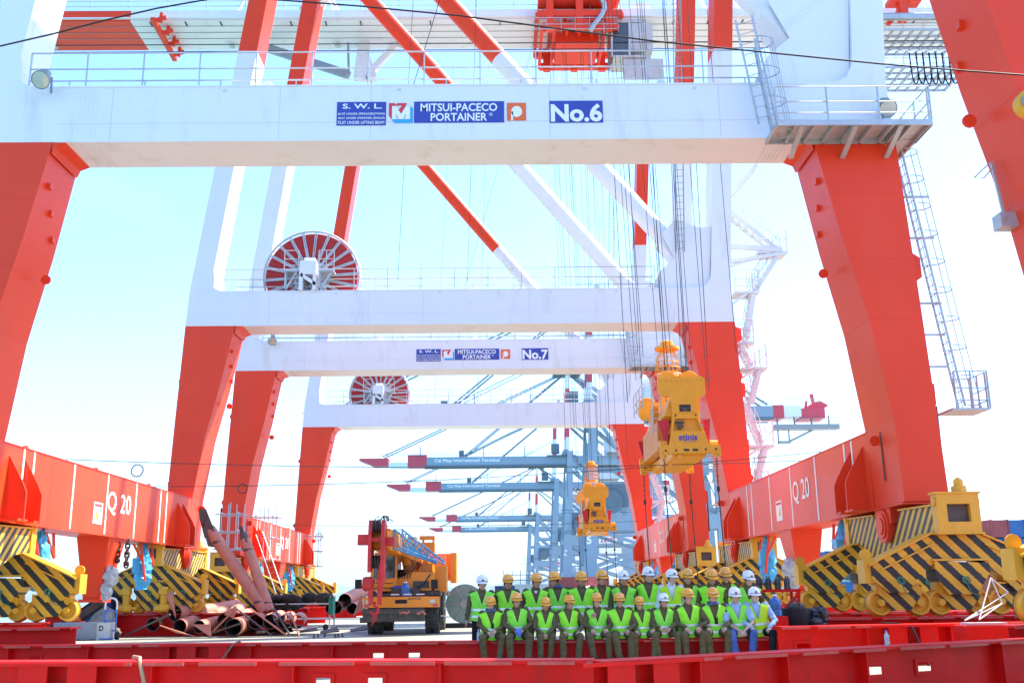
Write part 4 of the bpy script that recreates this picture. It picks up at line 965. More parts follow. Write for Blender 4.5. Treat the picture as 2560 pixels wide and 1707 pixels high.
# ------------------------------------------------------------------ mobile crane
KO = mat('mobile_crane_orange', (.86, .27, .008), .38, 0, .06, 1.5, dirt_or_sheen=(.4, .14, .02), dscale=1.2, damt=.5)
KR = mat('mobile_crane_red', (.60, .02, .02), .45, 0, .15, 3, dirt_or_sheen=(.15, .03, .02), dscale=2, damt=.7)
KD = mat('oily_dark_steel', (.05, .045, .04), .5, .1, .3, 4, col2=(.10, .08, .06))
KB = mat('jib_blue', (.10, .38, .66), .45, 0, .12, 3)
TY = mat('dusty_tyre', (.10, .095, .085), .85, 0, .3, 5, spec=.2)
WBOT = mat('bottle_blue', (.05, .22, .60), .15, 0, .1, 4, trans=.4)
KY = 37.6
kroot = thing('mobile_crane', 'orange mobile crane parked on the deck left of the workers', 'mobile crane', (-3.5, KY, 0))
def kx(px, Y=KY): return W(px, 1500, Y=Y).x+3.5
def kz(py, Y=KY): return W(1030, py, Y=Y).z
def kp(px, py, dy=0): w = W(px, py, Y=KY+dy); return Vector((w.x+3.5, dy, w.z))
def kbox(x0, x1, y0, y1, z0, z1, name, M, par=kroot): m = MB(); m.box(min(x0, x1), y0, z0, max(x0, x1), y1, z1); return part(name, m, M, par)
# wheels
def tyre(x, y, r=.74, w=.5):
    m = MB(); m.lathe([(r*.55, -w/2), (r*.9, -w/2), (r, -w*.38), (r, w*.38), (r*.9, w/2), (r*.55, w/2)], axis='x', n=36, cap=False)
    for k in range(26):
        a = 2*pi*k/26
        for sx_ in (-1, 1):
            c1, c2 = Vector((sx_*w*.1, r*cos(a), r*sin(a))), Vector((sx_*w*.47, r*.985*cos(a+.12), r*.985*sin(a+.12))); m.bar(c1, c2, .06, .07)
    t = part('wheel', m, TY, kroot, True, (x, y, r)); m = MB()
    m.lathe([(r*.56, -w*.3), (r*.5, -w*.1), (r*.2, -.05), (r*.2, .12), (.02, .14)], axis='x', n=20) ; m.lathe([(r*.56, w*.3), (r*.5, w*.12), (.02, w*.1)], axis='x', n=20, cap=False)
    part('rim', m, KD, t, True)
for x in (-1.02, 1.05):
    for y in (.9, 4.6): tyre(x, y)
m = MB(); m.box(-.75, .3, .75, .75, 6.2, 1.15); m.box(-.5, 0, .55, .5, .6, .9); part('chassis', m, KD, kroot)
m = MB(); m.box(-1.33, -.25, .93, 1.33, -.1, 1.3); m.box(-1.33, -.1, 1.24, 1.33, .55, 1.3); m.box(-1.33, -.1, .93, -1.28, .9, 1.3); m.box(1.28, -.1, .93, 1.33, .3, 1.3)
fp = part('front_panel', m, KO, kroot)
for x in (-1.16, 1.1): m = MB(); m.box(x-.1, -.285, 1.07, x+.1, -.255, 1.2); h_ = part('headlight', m, LAMPG, fp)
for x in (-1.22, 1.2): kbox(x-.08, x+.08, -.28, -.255, .96, 1.04, 'indicator_lamp', FRED, fp)
kbox(-.22, .2, -.27, -.255, 1.07, 1.2, 'grille', BLACK, fp)
m = MB(); lettering('KATO', .085, Matrix.Translation((.25, -.262, 1.19)), .03, .45, 0, m); part('maker_lettering', m, KD, fp)
m = MB(); m.box(-1.35, -.32, .45, .82, -.05, .9); m.bar((-1.4, -.36, .78), (.86, -.36, .78), .08, .12); m.box(-1.45, -.3, .42, -1.2, 0, .6)
for x in (-.5, -.1, .6): m.box(x-.02, -.37, .5, x+.02, -.32, .88)
part('outrigger_beam', m, KD, kroot)
m = MB(); rr = random.Random(2)
for (x0, n_) in ((-.05, 8), (.55, 8)):
    pts = [Vector((x0+.05*i+rr.uniform(-.03, .03), -.4, .76+rr.uniform(-.06, .06))) for i in range(n_)]; m.tube(pts, .04, 6)
part('rust_chain', m, SALMON, kroot, True)
m = MB(); m.box(-1.3, .6, 1.3, 1.33, 6.6, 1.42); m.box(1.0, .2, 1.34, 1.36, 1.7, 1.45); m.box(1.1, 1.8, 1.3, 1.4, 6.3, 1.5); m.box(1.2, 2.0, .8, 1.36, 3.9, 1.3); m.box(-.45, .5, 1.3, .6, .9, 1.6)
part('deck_plate', m, KD, kroot)
m = MB()
for x in (-.4, .05, .5): m.box(x, -.02, 1.36, x+.3, .0, 1.4, 0)
part('warning_marks', m, SIGNW, kroot)
# superstructure
SUP = [(-1.1, 1.45), (1.0, 1.45), (1.18, 1.5), (1.25, 1.75), (1.25, 2.2), (.4, 2.25), (-1.1, 1.9)]
m = MB(); m.prism([(-1.12, 1.5), (.95, 1.5), (1.15, 2.15), (.3, 2.18), (-.25, 1.95), (-1.12, 1.95)], 'y', 1.0, 4.6); m.box(-.9, 1.2, 1.42, .9, 4.2, 1.5)
sup = part('superstructure', m, KO, kroot)
m = MB(); m.prism([(1.05, 1.45), (1.5, 1.45), (1.5, 2.4), (1.15, 2.4), (1.05, 2.1)], 'y', 1.6, 2.6); part('side_box', m, KO, sup)
m = MB(); m.box(.25, 4.4, 1.9, 1.75, 5.1, 2.95); m.box(1.55, 3.6, 1.8, 1.78, 5.1, 2.95); part('counterweight', m, KO, sup)
m = MB(); m.box(.15, 2.0, 2.15, .3, 4.4, 2.9); m.prism([(.35, 2.15), (.9, 2.15), (.9, 2.5), (.6, 2.6)], 'y', 2.0, 4.2); part('boom_bracket', m, KO, sup)
m = MB(); m.box(-.3, 2.2, 1.7, .25, 2.3, 2.3); part('pivot_recess', m, BLACK, sup)
# cab
m = MB()
CP = [(-1.2, 1.5), (-.28, 1.5), (-.28, 2.85), (-1.08, 2.9), (-1.18, 2.7), (-1.25, 1.9)]
m.prism(CP, 'y', .75, 2.4); cab = part('driver_cab', m, KO, kroot)
m = MB(); m.prism([(-1.13, 1.97), (-.75, 1.93), (-.75, 2.8), (-1.05, 2.82)], 'y', .735, .749); m.prism([(-.68, 1.93), (-.34, 1.98), (-.34, 2.78), (-.68, 2.8)], 'y', .735, .749); m.box(-.279, 1.0, 2.0, -.27, 1.9, 2.75)
part('cab_window', m, GLASS, cab)
m = MB()
for i in range(9): m.tube([(-1.1+.055*i, .69, 2.05), (-1.1+.055*i, .69, 2.4)], .012, 4)
m.bar((-1.12, .69, 2.4), (-.6, .69, 2.4), .03, .03); part('window_guard', m, GREY, cab)
for px, sgn in ((896, 1), (1086, 1)):
    a = kp(px, 1460, -.1); m = MB(); m.box(a.x-.12, a.y-.04, a.z-.15, a.x+.12, a.y+.04, a.z+.17); m.tube([a, a+Vector((.25 if px < 1000 else -.05, .3, -.25))], .02, 5)
    part('mirror', m, BLACK, kroot)
# boom: coming forward and down-left over the cab
BT, BB = kp(948, 1345, -1.5), Vector((.45, 4.2, 2.75))
m = MB(); m.bar(BB, BT+Vector((0, .6, .0)), .62, .72); m.bar(BB.lerp(BT, .5), BT+Vector((0, .3, 0)), .5, .58); bo = part('telescopic_boom', m, KO, kroot)
m = MB(); m.tube([(0.1, 1.9, 1.95), BB.lerp(BT, .45)+Vector((0, 0, -.25))], .16, 14); part('lift_cylinder', m, KO, kroot, True)
m = MB(); z = BT.z
for x in (-.36, .08): m.prism([(BT.y-.25, z-1.15), (BT.y+.1, z-1.15), (BT.y+.75, z-.3), (BT.y+.75, z+.45), (BT.y+.3, z+.62), (BT.y-.1, z+.62), (BT.y-.25, z+.1)], 'x', BT.x+x, BT.x+x+.12)
m.box(BT.x-.75, BT.y, z-.22, BT.x-.25, BT.y+.35, z+.14); m.box(BT.x+.2, BT.y+.2, z-.25, BT.x+.5, BT.y+.6, z+.05); m.box(BT.x-.25, BT.y-.1, z-.12, BT.x+.1, BT.y+.5, z+.02)
bh_ = part('boom_head', m, KR, kroot)
m = MB()
for zz in (z+.42, z-.8):
    for x in (-.18, -.08, .02): m.lathe([(.24, -.035), (.2, 0), (.24, .035)], c=(BT.x+x-.03, BT.y+.1, zz), axis='x', n=20)
part('sheave', m, KD, bh_, True)
m = MB()
for i in range(10): a = rr.uniform(-.3, .3); m.tube([(BT.x+a, BT.y, z+.6), (BT.x+a+rr.uniform(-.15, .15), BT.y+.1, z+.78), (BT.x+a+rr.uniform(-.3, .3), BT.y+.3, z+.6)], .012, 4)
for i in range(4): m.tube([(BT.x-.14+.07*i, BT.y-.1, z-.8), (BT.x-.12+.06*i, BT.y-.15, 1.75)], .012, 4)
part('hoist_rope', m, ROPE, bh_)
hb = Vector((BT.x-.1, BT.y-.15, 1.5))
m = MB()
for x in (-.2, .1): m.prism([(hb.x+x-.0, 1.05), (hb.x+x+.13, 1.05), (hb.x+x+.16, 1.9), (hb.x+x-.02, 1.9)], 'y', hb.y-.12, hb.y+.12)
m.lathe([(.2, -.16), (.24, -.1), (.24, .1), (.2, .16)], c=(hb.x-.25, hb.y, 1.75), axis='x', n=18)
m.lathe([(.02, -.45), (.09, -.3), (.13, 0), (.1, .4), (.04, .5)], c=(hb.x+.22, hb.y, 2.0), n=12)
hk = part('hook_block', m, KR, kroot, True)
m = MB(); m.tube([hb+Vector((0, 0, -.35))]+[hb+Vector((.13*sin(t), 0, -.5-.13+.13*cos(t))) for t in [i*.5 for i in range(0, 10)]], .045, 8)
for i in range(5): m.tube([hb+Vector((-.05+.03*i, -.02, -.7)), hb+Vector((-.08+.04*i, 0, -1.15+.05*i))], .014, 4)
part('hook', m, KR, hk, True)
m = MB()
for i in range(5): m.tube([(-.2+.09*i, 1.0, 1.95), (-.15+.1*i, .95, 2.1+.03*i), (-.05+.12*i, 1.3, 2.35), (.1+.1*i, 2.4, 2.6)], .018, 5)
m.tube([(.3, .9, 1.5), (.7, .85, 1.75), (.95, 1.0, 2.1), (1.0, 1.6, 2.2)], .022, 5)
part('hydraulic_hose', m, BLACK, kroot, True)
m = MB()
for z in (.55, .85, 1.1): m.box(1.2, 2.4, z-.02, 1.38, 3.2, z+.02)
m.bar((1.38, 2.4, .5), (1.38, 2.4, 1.3), .03); m.bar((1.38, 3.2, .5), (1.38, 3.2, 1.3), .03); part('side_step', m, GREY, kroot)
m = MB(); m.bar((-.95, .72, 1.98), (-.85, .72, 2.45), .015); m.bar((-.55, .72, 1.98), (-.45, .72, 2.4), .015); m.box(-1.1, .73, 1.6, -.35, .745, 1.63); m.box(-1.05, .73, 1.78, -.4, .745, 1.8); part('wiper', m, BLACK, cab)
m = MB(); m.box(.3, .99, 1.6, .9, .998, 1.85, 0); m.box(.95, 1.3, 1.6, 1.0, 1.4, 2.1, 0); part('access_panel', m, KD, sup)
m = MB(); m.tube([(1.15, 1.55, 2.4), (1.15, 1.55, 2.75), (1.45, 1.55, 2.75), (1.45, 1.55, 2.4)], .02, 5); part('grab_rail', m, GALV, sup, True)
# blue lattice jib stowed on the boom's side
J0, J1 = kp(985, 1342, -.6), kp(1092, 1404, 2.6)
m = MB(); d = (J1-J0); n_ = 7
tops = [J0.lerp(J1, i/n_)+Vector((0, 0, .24*(1-i/n_)+.02)) for i in range(n_+1)]; bots = [J0.lerp(J1, i/n_)-Vector((0, 0, .30*(1-i/n_)+.08)) for i in range(n_+1)]
for a in (tops, bots):
    for o in (0, .28): m.tube([p+Vector((o, 0, 0)) for p in a], .035, 5)
for i in range(n_):
    for o in (0, .28): m.tube([tops[i]+Vector((o, 0, 0)), bots[i+1]+Vector((o, 0, 0))], .02, 4); m.tube([tops[i]+Vector((o, 0, 0)), bots[i]+Vector((o, 0, 0))], .02, 4)
    m.tube([tops[i], tops[i]+Vector((.28, 0, 0))], .02, 4)
    if i > 1: m.plate([bots[i], bots[i+1], bots[i+1]*.35+tops[i+1]*.65, bots[i]*.35+tops[i]*.65], .02)
part('lattice_jib', m, KB, kroot, True)
m = MB(); m.box(.4, 3.2, 2.9, .95, 3.8, 3.35); m.bar((.5, 3.3, 2.9), (.5, 3.3, 3.6), .08); m.bar((.9, 3.3, 2.9), (.9, 3.3, 3.45), .08); m.box(.35, 3.2, 3.45, .95, 3.5, 3.6); m.box(-.2, 2.0, 3.1, .3, 3.0, 3.5)
for i in range(8): m.tube([(-.55+.1*i, 1.4+.2*i, 3.3), (-.5+.1*i, 1.5+.2*i, 3.75-.03*i)], .03, 4)
part('winch_housing', m, KO, kroot)
kbox(-.38, .02, .55, .85, 1.42, 1.68, 'tool_case', mat('case_blue', (.02, .08, .5), .5))
def bottle(x, y, z, r, h, M, label, cat='bottle', name='water_bottle', cap=None):
    root = thing(name, label, cat, (x, y, z)); m = MB()
    m.lathe([(r*.9, 0), (r, .02*h), (r, .25*h), (r*.93, .3*h), (r, .35*h), (r, .62*h), (r*.85, .74*h), (r*.35, .86*h), (r*.3, .93*h)], n=20); part('bottle_body', m, M, root, True)
    m = MB(); m.lathe([(r*.36, .92*h), (r*.36, h), (r*.1, h*1.005)], n=14); part('cap', m, cap or SIGNW, root, True); return root
a = kp(1014, 1478, .25); bottle(a.x-3.5, KY+.2, 1.302, .17, .52, WBOT, 'big blue water bottle standing on the front of the mobile crane')
# ------------------------------------------------------------------ people
SKIN = [mat('skin_%d' % i, c, .5, 0, .06, 6) for i, c in enumerate(((.58, .32, .22), (.48, .25, .16), (.62, .40, .29)))]
OLIVE = mat('olive_workwear', (.145, .115, .052), .85, 0, .2, 6, spec=.2, bump=.3)
DOLIVE = mat('dark_trousers', (.02, .02, .022), .85, 0, .2, 6, spec=.2)
JEANS = mat('blue_jeans', (.08, .15, .42), .85, 0, .2, 5, spec=.2, bump=.3)
SHIRTB = mat('light_blue_shirt', (.34, .48, .72), .8, 0, .08, 5, spec=.2); SHIRTW = mat('white_shirt', (.72, .72, .72), .8, 0, .05, 5, spec=.2)
VEST = mat('vest_lime', (.34, .95, .05), .75, 0, .08, 9, spec=.2, bump=.35); VESTG = mat('vest_green_faded', (.27, .88, .08), .75, 0, .1, 9, spec=.2, bump=.35); VESTY = mat('vest_yellow_lime', (.55, .85, .03), .75, 0, .08, 9, spec=.2, bump=.35)
BAND = mat('reflective_silver', (.78, .84, .70), .35, .3, .08, 12); TRIM = mat('vest_trim', (.40, .85, .10), .7)
HY = mat('helmet_yellow', (.85, .36, .008), .28, 0, .03, 3, coat=.3); HW = mat('helmet_white', (.80, .80, .82), .28, 0, .03, 3, coat=.3)
HAIR = mat('black_hair', (.012, .01, .01), .7, 0, .2, 9); LIP = mat('lip_tone', (.28, .09, .07), .5); EYE = mat('eye_dark', (.02, .015, .012), .3); BOOT = mat('black_boot', (.02, .02, .02), .6)
SCARF = mat('blue_scarf', (.10, .16, .32), .9, 0, .3, 14); GLOVE = mat('blue_glove', (.12, .22, .7), .8); TEETH = mat('teeth', (.7, .68, .62), .4)
def remesh(mb, vox, sm=2, mats=None):
    me = mb.mesh('t', mats or SKIN[0]); ob = bpy.data.objects.new('t', me); COL.objects.link(ob)
    r_ = ob.modifiers.new('r', 'REMESH'); r_.mode = 'VOXEL'; r_.voxel_size = vox; r_.use_smooth_shade = True
    s_ = ob.modifiers.new('s', 'SMOOTH'); s_.iterations = sm; s_.factor = .5
    out = bpy.data.meshes.new_from_object(ob.evaluated_get(bpy.context.evaluated_depsgraph_get())); bpy.data.objects.remove(ob); bpy.data.meshes.remove(me)
    return out
def loft(mb, secs, n=20, mi=0):
    """secs: (centre, rx, ry)"""
    vs = [(c[0]+rx*cos(2*pi*k/n), c[1]+ry*sin(2*pi*k/n), c[2]) for c, rx, ry in secs for k in range(n)]; m_ = len(secs)
    mb.add(vs, [(i*n+k, i*n+(k+1) % n, (i+1)*n+(k+1) % n, (i+1)*n+k) for i in range(m_-1) for k in range(n)]+[tuple(range(n))[::-1], tuple(range((m_-1)*n, m_*n))], mi)
def joint(mb, pts, rs, n=10):
    mb.tube(pts, rs, n)
    for p, r_ in zip(pts, rs): mb.ell(p, r_, n, 6)
def person(x, y, z, label, sit=True, helmet='y', shirt=OLIVE, trousers=OLIVE, vest=VEST, skin=0, yaw=0., sc=1., head=(0, 0), arms='knees', seed=0, scarf=False, glasses=False, lean=0., short=False, undershirt=False, smile=True, watch=False, hold=None, group=None, female=False):
    rr = random.Random(seed*13+5); root = thing('person', label, 'person', (x, y, z), yaw, group); root.scale = (sc*rr.uniform(.96, 1.03),)*2+(sc,)
    S = SKIN[skin]
    if vest is VEST and seed % 3 == 1: vest = VESTG
    # pelvis origin height
    hz = .10 if sit else .90
    T = Matrix.Translation((0, 0, hz)) @ Matrix.Rotation(lean, 4, 'Y') @ Matrix.Rotation(radians(4 if sit else 0), 4, 'X')
    def t(v): return T @ Vector(v)
    kw = rr.uniform(.10, .22); head = (head[0]+rr.uniform(-.15, .15), head[1]+rr.uniform(-.06, .06))
    hips = [Vector((-.10, 0, hz)), Vector((.10, 0, hz))]
    if sit:
        knees = [Vector((-kw-.02, -.43, .085)), Vector((kw+.02, -.43, .085))]
        ank = [Vector((-kw+rr.uniform(-.03, .06), -.42+rr.uniform(-.06, .05), -.40)), Vector((kw+rr.uniform(-.06, .03), -.42+rr.uniform(-.06, .05), -.40))]
    else:
        knees = [Vector((-.12, -.02, .48)), Vector((.12, -.02, .48))]; ank = [Vector((-.13, .02, .09)), Vector((.13, .02, .09))]
    sh = [t((-.185, 0, .455)), t((.185, 0, .455))]
    if arms == 'knees': el = [Vector((-.29, -.10, hz+.19)), Vector((.29, -.10, hz+.19))]; wr = [knees[0]+Vector((.04, .10, .11)), knees[1]+Vector((-.04, .10, .11))]
    elif arms == 'clasp': el = [Vector((-.28, -.08, hz+.2)), Vector((.28, -.08, hz+.2))]; wr = [Vector((-.09, -.30, hz+.10)), Vector((.09, -.30, hz+.10))]
    elif arms == 'between': el = [Vector((-.22, -.16, hz+.16)), Vector((.22, -.16, hz+.16))]; wr = [Vector((-.06, -.38, hz+.04)), Vector((.05, -.39, hz+.03))]
    elif arms == 'hug_left': el = [t((-.36, .06, .40)), Vector((.29, -.10, hz+.19))]; wr = [t((-.50, -.10, .45)), knees[1]+Vector((-.04, .10, .11))]
    elif arms == 'hug_right': el = [Vector((-.29, -.10, hz+.19)), t((.36, .06, .40))]; wr = [knees[0]+Vector((.04, .10, .11)), t((.52, -.10, .45))]
    else: el = [t((-.26, .02, .19)), t((.26, .02, .19))]; wr = [t((-.27, -.06, -.05)), t((.27, -.06, -.05))]
    for q_ in el+wr:
        q_ += Vector((rr.uniform(-.025, .025), rr.uniform(-.03, .03), rr.uniform(-.02, .02)))
    bw = rr.uniform(1.02, 1.12)
    # one continuous body
    b = MB(); TS = [(t((0, .01, -.06)), .15, .11), (t((0, 0, .08)), .145, .105), (t((0, 0, .2)), .135, .095), (t((0, 0, .34)), .16, .105), (t((0, 0, .43)), .165, .095), (t((0, .01, .49)), .10, .07)]
    loft(b, TS)
    nk, hd = t((0, .01, .50)), t((head[0]*.1, -.025, .622))
    joint(b, [nk-Vector((0, 0, .04)), t((head[0]*.05, 0, .575))], [.062, .056])
    H = Matrix.Translation(hd) @ Matrix.Rotation(head[0], 4, 'Z') @ Matrix.Rotation(head[1], 4, 'X'); b.M = H
    b.ell((0, .01, .03), (.078, .095, .095), 16, 12); b.ell((0, -.025, -.045), (.058, .062, .062), 14, 10); b.ell((0, -.055, -.085), (.030, .026, .022), 10, 8)   # skull, jaw, chin
    b.ell((0, -.095, -.008), (.014, .020, .028), 8, 8); b.ell((0, -.102, -.024), (.019, .014, .011), 8, 6)      # nose
    for s_ in (-1, 1): b.ell((s_*.045, -.058, -.02), (.026, .026, .024), 8, 6); b.ell((s_*.080, .012, -.005), (.012, .020, .032), 8, 6); b.ell((s_*.033, -.076, .034), (.028, .014, .010), 8, 6)
    b.ell((0, -.080, -.052), (.026, .014, .014), 8, 6); b.M = None
    for i in (0, 1):
        joint(b, [hips[i], knees[i], ank[i]], [.075, .052, .036]); joint(b, [ank[i], ank[i]+Vector((0, -.10, -.05))], [.036, .034])
        joint(b, [sh[i], el[i], wr[i]], [.05, .038, .026])
    me = remesh(b, .0135, 2)
    bm = bmesh.new(); bm.from_mesh(me); bpy.data.meshes.remove(me)
    hm = MB()    # hands: palm, four bent fingers of unequal length, thumb from the side
    for i in (0, 1):
        s_ = -1 if i == 0 else 1
        if arms == 'down' : D, N = Vector((0, -.15, -1)), Vector((-s_, 0, 0))
        elif arms in ('clasp', 'between'): D, N = Vector((-s_*.5, -.5, -.35)), Vector((0, -.6, .8))
        elif (arms == 'hug_left' and i == 0) or (arms == 'hug_right' and i == 1): D, N = Vector((s_*.3, -.7, -.6)), Vector((0, -.4, .9))
        else: D, N = Vector((s_*-.05, -.85, -.5)), Vector((0, -.5, .85))
        D.normalize(); N = (N-D*N.dot(D)).normalized(); X = D.cross(N)
        side = -1 if X.x*s_ > 0 else 1    # thumb towards the body
        p0 = wr[i]; pc = p0+D*.055
        vs = []
        for a, w_, th in ((0, .026, .016), (.03, .037, .016), (.085, .042, .013)):
            for q in range(10): c_, d_ = cos(2*pi*q/10), sin(2*pi*q/10); vs.append(p0+D*a+X*w_*c_+N*th*d_)
        hm.add(vs, [(r0*10+q, r0*10+(q+1) % 10, (r0+1)*10+(q+1) % 10, (r0+1)*10+q) for r0 in (0, 1) for q in range(10)]+[tuple(range(10))[::-1], tuple(range(20, 30))])
        for f, L_ in enumerate((.062, .072, .068, .052)):
            o = X*(.031-.0205*f)*side*1.0+D*.078; spread = X*(.15-.1*f)*side
            a = p0+o; d1 = (D+spread*.5-N*.15).normalized(); d2 = (D+spread*.5-N*.65).normalized(); d3 = (D-N*1.3).normalized()
            q1 = a+d1*L_*.45; q2 = q1+d2*L_*.33; q3 = q2+d3*L_*.25
            hm.tube([a-D*.012, a, q1, q2, q3], [.0095, .0095, .009, .008, .006], 7)
        a = p0+D*.025+X*.032*side; hm.tube([a-X*.012*side, a+D*.022+X*.016*side-N*.006, a+D*.048+X*.022*side-N*.015, a+D*.066+X*.018*side-N*.022], [.012, .0115, .010, .007], 7)
    face = MB(); face.M = H
    for s_ in (-1, 1):
        face.ell((s_*.031, -.0785, .012), (.012, .005, .0055), 8, 6, 1); face.box(s_*.032-.017, -.092, .034, s_*.032+.017, -.084, .040, 2)
    face.ell((0, -.0935, -.053), (.024, .004, .0045 if not smile else .007), 8, 6, 3)
    if smile: face.box(-.016, -.0985, -.054, .016, -.0965, -.048, 4)
    base = bpy.data.meshes.new('body'); bm.to_mesh(base); bm.free()
    for mb_ in (hm, face):
        q = mb_.mesh('t', S, True); bmj = bmesh.new(); bmj.from_mesh(base); k0 = len(bmj.faces); bmj.from_mesh(q); bmj.faces.ensure_lookup_table()
        for f, mi in zip(bmj.faces[k0:], mb_.m): f.material_index = mi; f.smooth = True
        bmj.to_mesh(base); bmj.free(); bpy.data.meshes.remove(q)
    for mm in (S, EYE, HAIR, LIP, TEETH): base.materials.append(mm)
    base.polygons.foreach_set('use_smooth', [True]*len(base.polygons))
    body = bpy.data.objects.new('body', base); COL.objects.link(body); body.parent = root
    # shirt
    m = MB(); SS = [(c, rx+.018, ry+.018) for c, rx, ry in TS]; loft(m, SS); joint(m, [nk-Vector((0, 0, .03)), nk+Vector((0, -.005, .035))], [.085, .066])
    for i in (0, 1):
        e = el[i]; w_ = wr[i]
        if short: joint(m, [sh[i], sh[i].lerp(e, .75)], [.075, .068])
        else: joint(m, [sh[i], e, e.lerp(w_, .93)], [.072, .056, .043])
    for k in range(26):    # cloth folds
        i = k % 2; q = sh[i].lerp(el[i], rr.random()) if k % 3 else el[i].lerp(wr[i], rr.random()*.6)
        if not short: m.ell(q+Vector((rr.uniform(-.02, .02), -.02, 0)), (rr.uniform(.04, .055), .05, rr.uniform(.018, .03)), 8, 6)
    me = remesh(m, .016, 1); me.materials.clear(); me.materials.append(shirt); part('shirt', me, None, root)
    m = MB()    # collar
    for s_ in (-1, 1): m.plate([t((s_*.015, -.088, .43)), t((s_*.075, -.085, .47)), t((s_*.085, -.03, .525)), t((s_*.05, -.075, .535))], .012)
    part('collar', m, shirt, root)
    if undershirt: m = MB(); m.plate([t((-.035, -.10, .47)), t((.035, -.10, .47)), t((0, -.112, .38))], .01); part('undershirt', m, SHIRTW, root)
    # trousers
    m = MB(); loft(m, [(t((0, .01, -.09)), .165, .125), (t((0, 0, .0)), .172, .13), (t((0, 0, .09)), .158, .118)])
    for i in (0, 1):
        joint(m, [hips[i], knees[i], ank[i]+Vector((0, 0, .0))], [.098, .076, .066])
        for k in range(6): q = knees[i].lerp(ank[i], rr.random()); m.ell(q+Vector((0, -.02, 0)), (rr.uniform(.055, .07), .06, rr.uniform(.02, .03)), 8, 6)
    me = remesh(m, .017, 1); me.materials.clear(); me.materials.append(trousers); part('trousers', me, None, root)
    for i in (0, 1):
        m = MB(); joint(m, [ank[i]+Vector((0, .01, .02)), ank[i]+Vector((0, .0, -.045))], [.05, .05]); m.ell(ank[i]+Vector((0, -.09, -.055)), (.048, .11, .042), 12, 8); m.box(ank[i].x-.045, ank[i].y-.19, ank[i].z-.10, ank[i].x+.045, ank[i].y+.05, ank[i].z-.075)
        part('boot', m, BOOT, root, True)
    # vest: open V, arm holes, side seams
    n, rows = 72, 44; zz = [-.055+i*(.545/(rows-1)) for i in range(rows)]
    def prof(z_):
        P = [(-.06, .205, .155), (.08, .192, .145), (.2, .188, .138), (.32, .205, .138), (.40, .235, .128), (.445, .245, .112), (.47, .20, .098), (.49, .12, .085), (.505, .085, .075)]
        for a, b_ in zip(P, P[1:]):
            if z_ <= b_[0]: f_ = max(0, (z_-a[0])/(b_[0]-a[0])); return a[1]+(b_[1]-a[1])*f_, a[2]+(b_[2]-a[2])*f_
        return P[-1][1:]
    vs = []; vz = .235+rr.uniform(-.03, .02)
    A0 = []
    for z_ in zz:
        rx, ry = prof(z_); a0 = math.asin(min(.95, max(0, (.004+max(0, z_-vz)*.31)/rx))) if z_ > vz else 0.; A0.append(a0)
        for k in range(n):
            a = -pi/2+a0+(2*pi-2*a0)*k/(n-1); f_ = bw*(1+.02*sin(7*a+z_*20+seed)+.012*sin(13*a-z_*34+seed*2)*(1 if z_ < .35 else .2))
            lift = -.05*abs(sin(a))*0
            dz = -.03*max(0, -sin(a))*(1 if z_ < 0 else 0)*(1-abs(cos(a)))
            vs.append(t((rx*cos(a)*f_, ry*sin(a)*f_, z_+dz)))
    m = MB(); fs = []; mis = []
    for i in range(rows-1):
        for k in range(n-1):
            a = -pi/2+A0[i]+(2*pi-2*A0[i])*(k+.5)/(n-1); zc = (zz[i]+zz[i+1])/2; rx, ry = prof(zc); xx, yy = rx*cos(a), ry*sin(a)
            if abs(cos(a)) > .90 and .22 < zc < .425: continue
            if zc > .495: continue
            edge = zc > vz and k in (0, n-2)
            fs.append((i*n+k, i*n+k+1, (i+1)*n+k+1, (i+1)*n+k)); mis.append(1 if edge or i == 0 else 0)
    m.v = [tuple(v) for v in vs]; m.f = fs; m.m = mis
    vt = part('vest', m, [vest, TRIM], root, True); so = vt.modifiers.new('thickness', 'SOLIDIFY'); so.thickness = .006; so.offset = 1
    for zb in (.0, .125):
        m = MB(); rx, ry = prof(zb); vv = []
        for z_ in (zb, zb+.042):
            rx, ry = prof(z_)
            for k in range(n): a = 2*pi*k/n; f_ = bw*(1.014+.02*sin(7*a+z_*20+seed)+.012*sin(13*a-z_*34+seed*2)); vv.append(t(((rx+.007)*cos(a)*f_, (ry+.007)*sin(a)*f_, z_)))
        m.add(vv, [(k, (k+1) % n, n+(k+1) % n, n+k) for k in range(n)]); part('reflective_band', m, BAND, vt, True)
    if scarf: m = MB(); m.tube([t((.085*cos(a), -.01+.085*sin(a), .52+.012*sin(3*a))) for a in [2*pi*k/16 for k in range(16)]], .032, 8, closed=True); part('scarf', m, SCARF, root, True)
    # hair + helmet
    m = MB(); m.M = H; m.ell((0, .028, .028), (.085, .092, .088), 16, 10)
    for s_ in (-1, 1): m.ell((s_*.074, -.008, .012), (.012, .03, .04), 8, 6)
    if female: m.ell((0, .06, -.03), (.075, .05, .10), 10, 8)
    part('hair', m, HAIR, root, True)
    HM = HY if helmet == 'y' else HW
    m = MB(); m.M = H; N_ = 28; pr = [(1.0, .047), (1.0, .075), (.97, .105), (.88, .138), (.70, .165), (.42, .182), (.0, .188)]
    vv = []
    for r_, z_ in pr:
        for k in range(N_):
            a = 2*pi*k/N_; vv.append((.112*r_*cos(a), .008+.135*r_*sin(a), z_))
    m.add(vv, [(i*N_+k, i*N_+(k+1) % N_, (i+1)*N_+(k+1) % N_, (i+1)*N_+k) for i in range(len(pr)-1) for k in range(N_)])
    for k in range(N_):   # brim, longer at the front
        pass
    bv = []
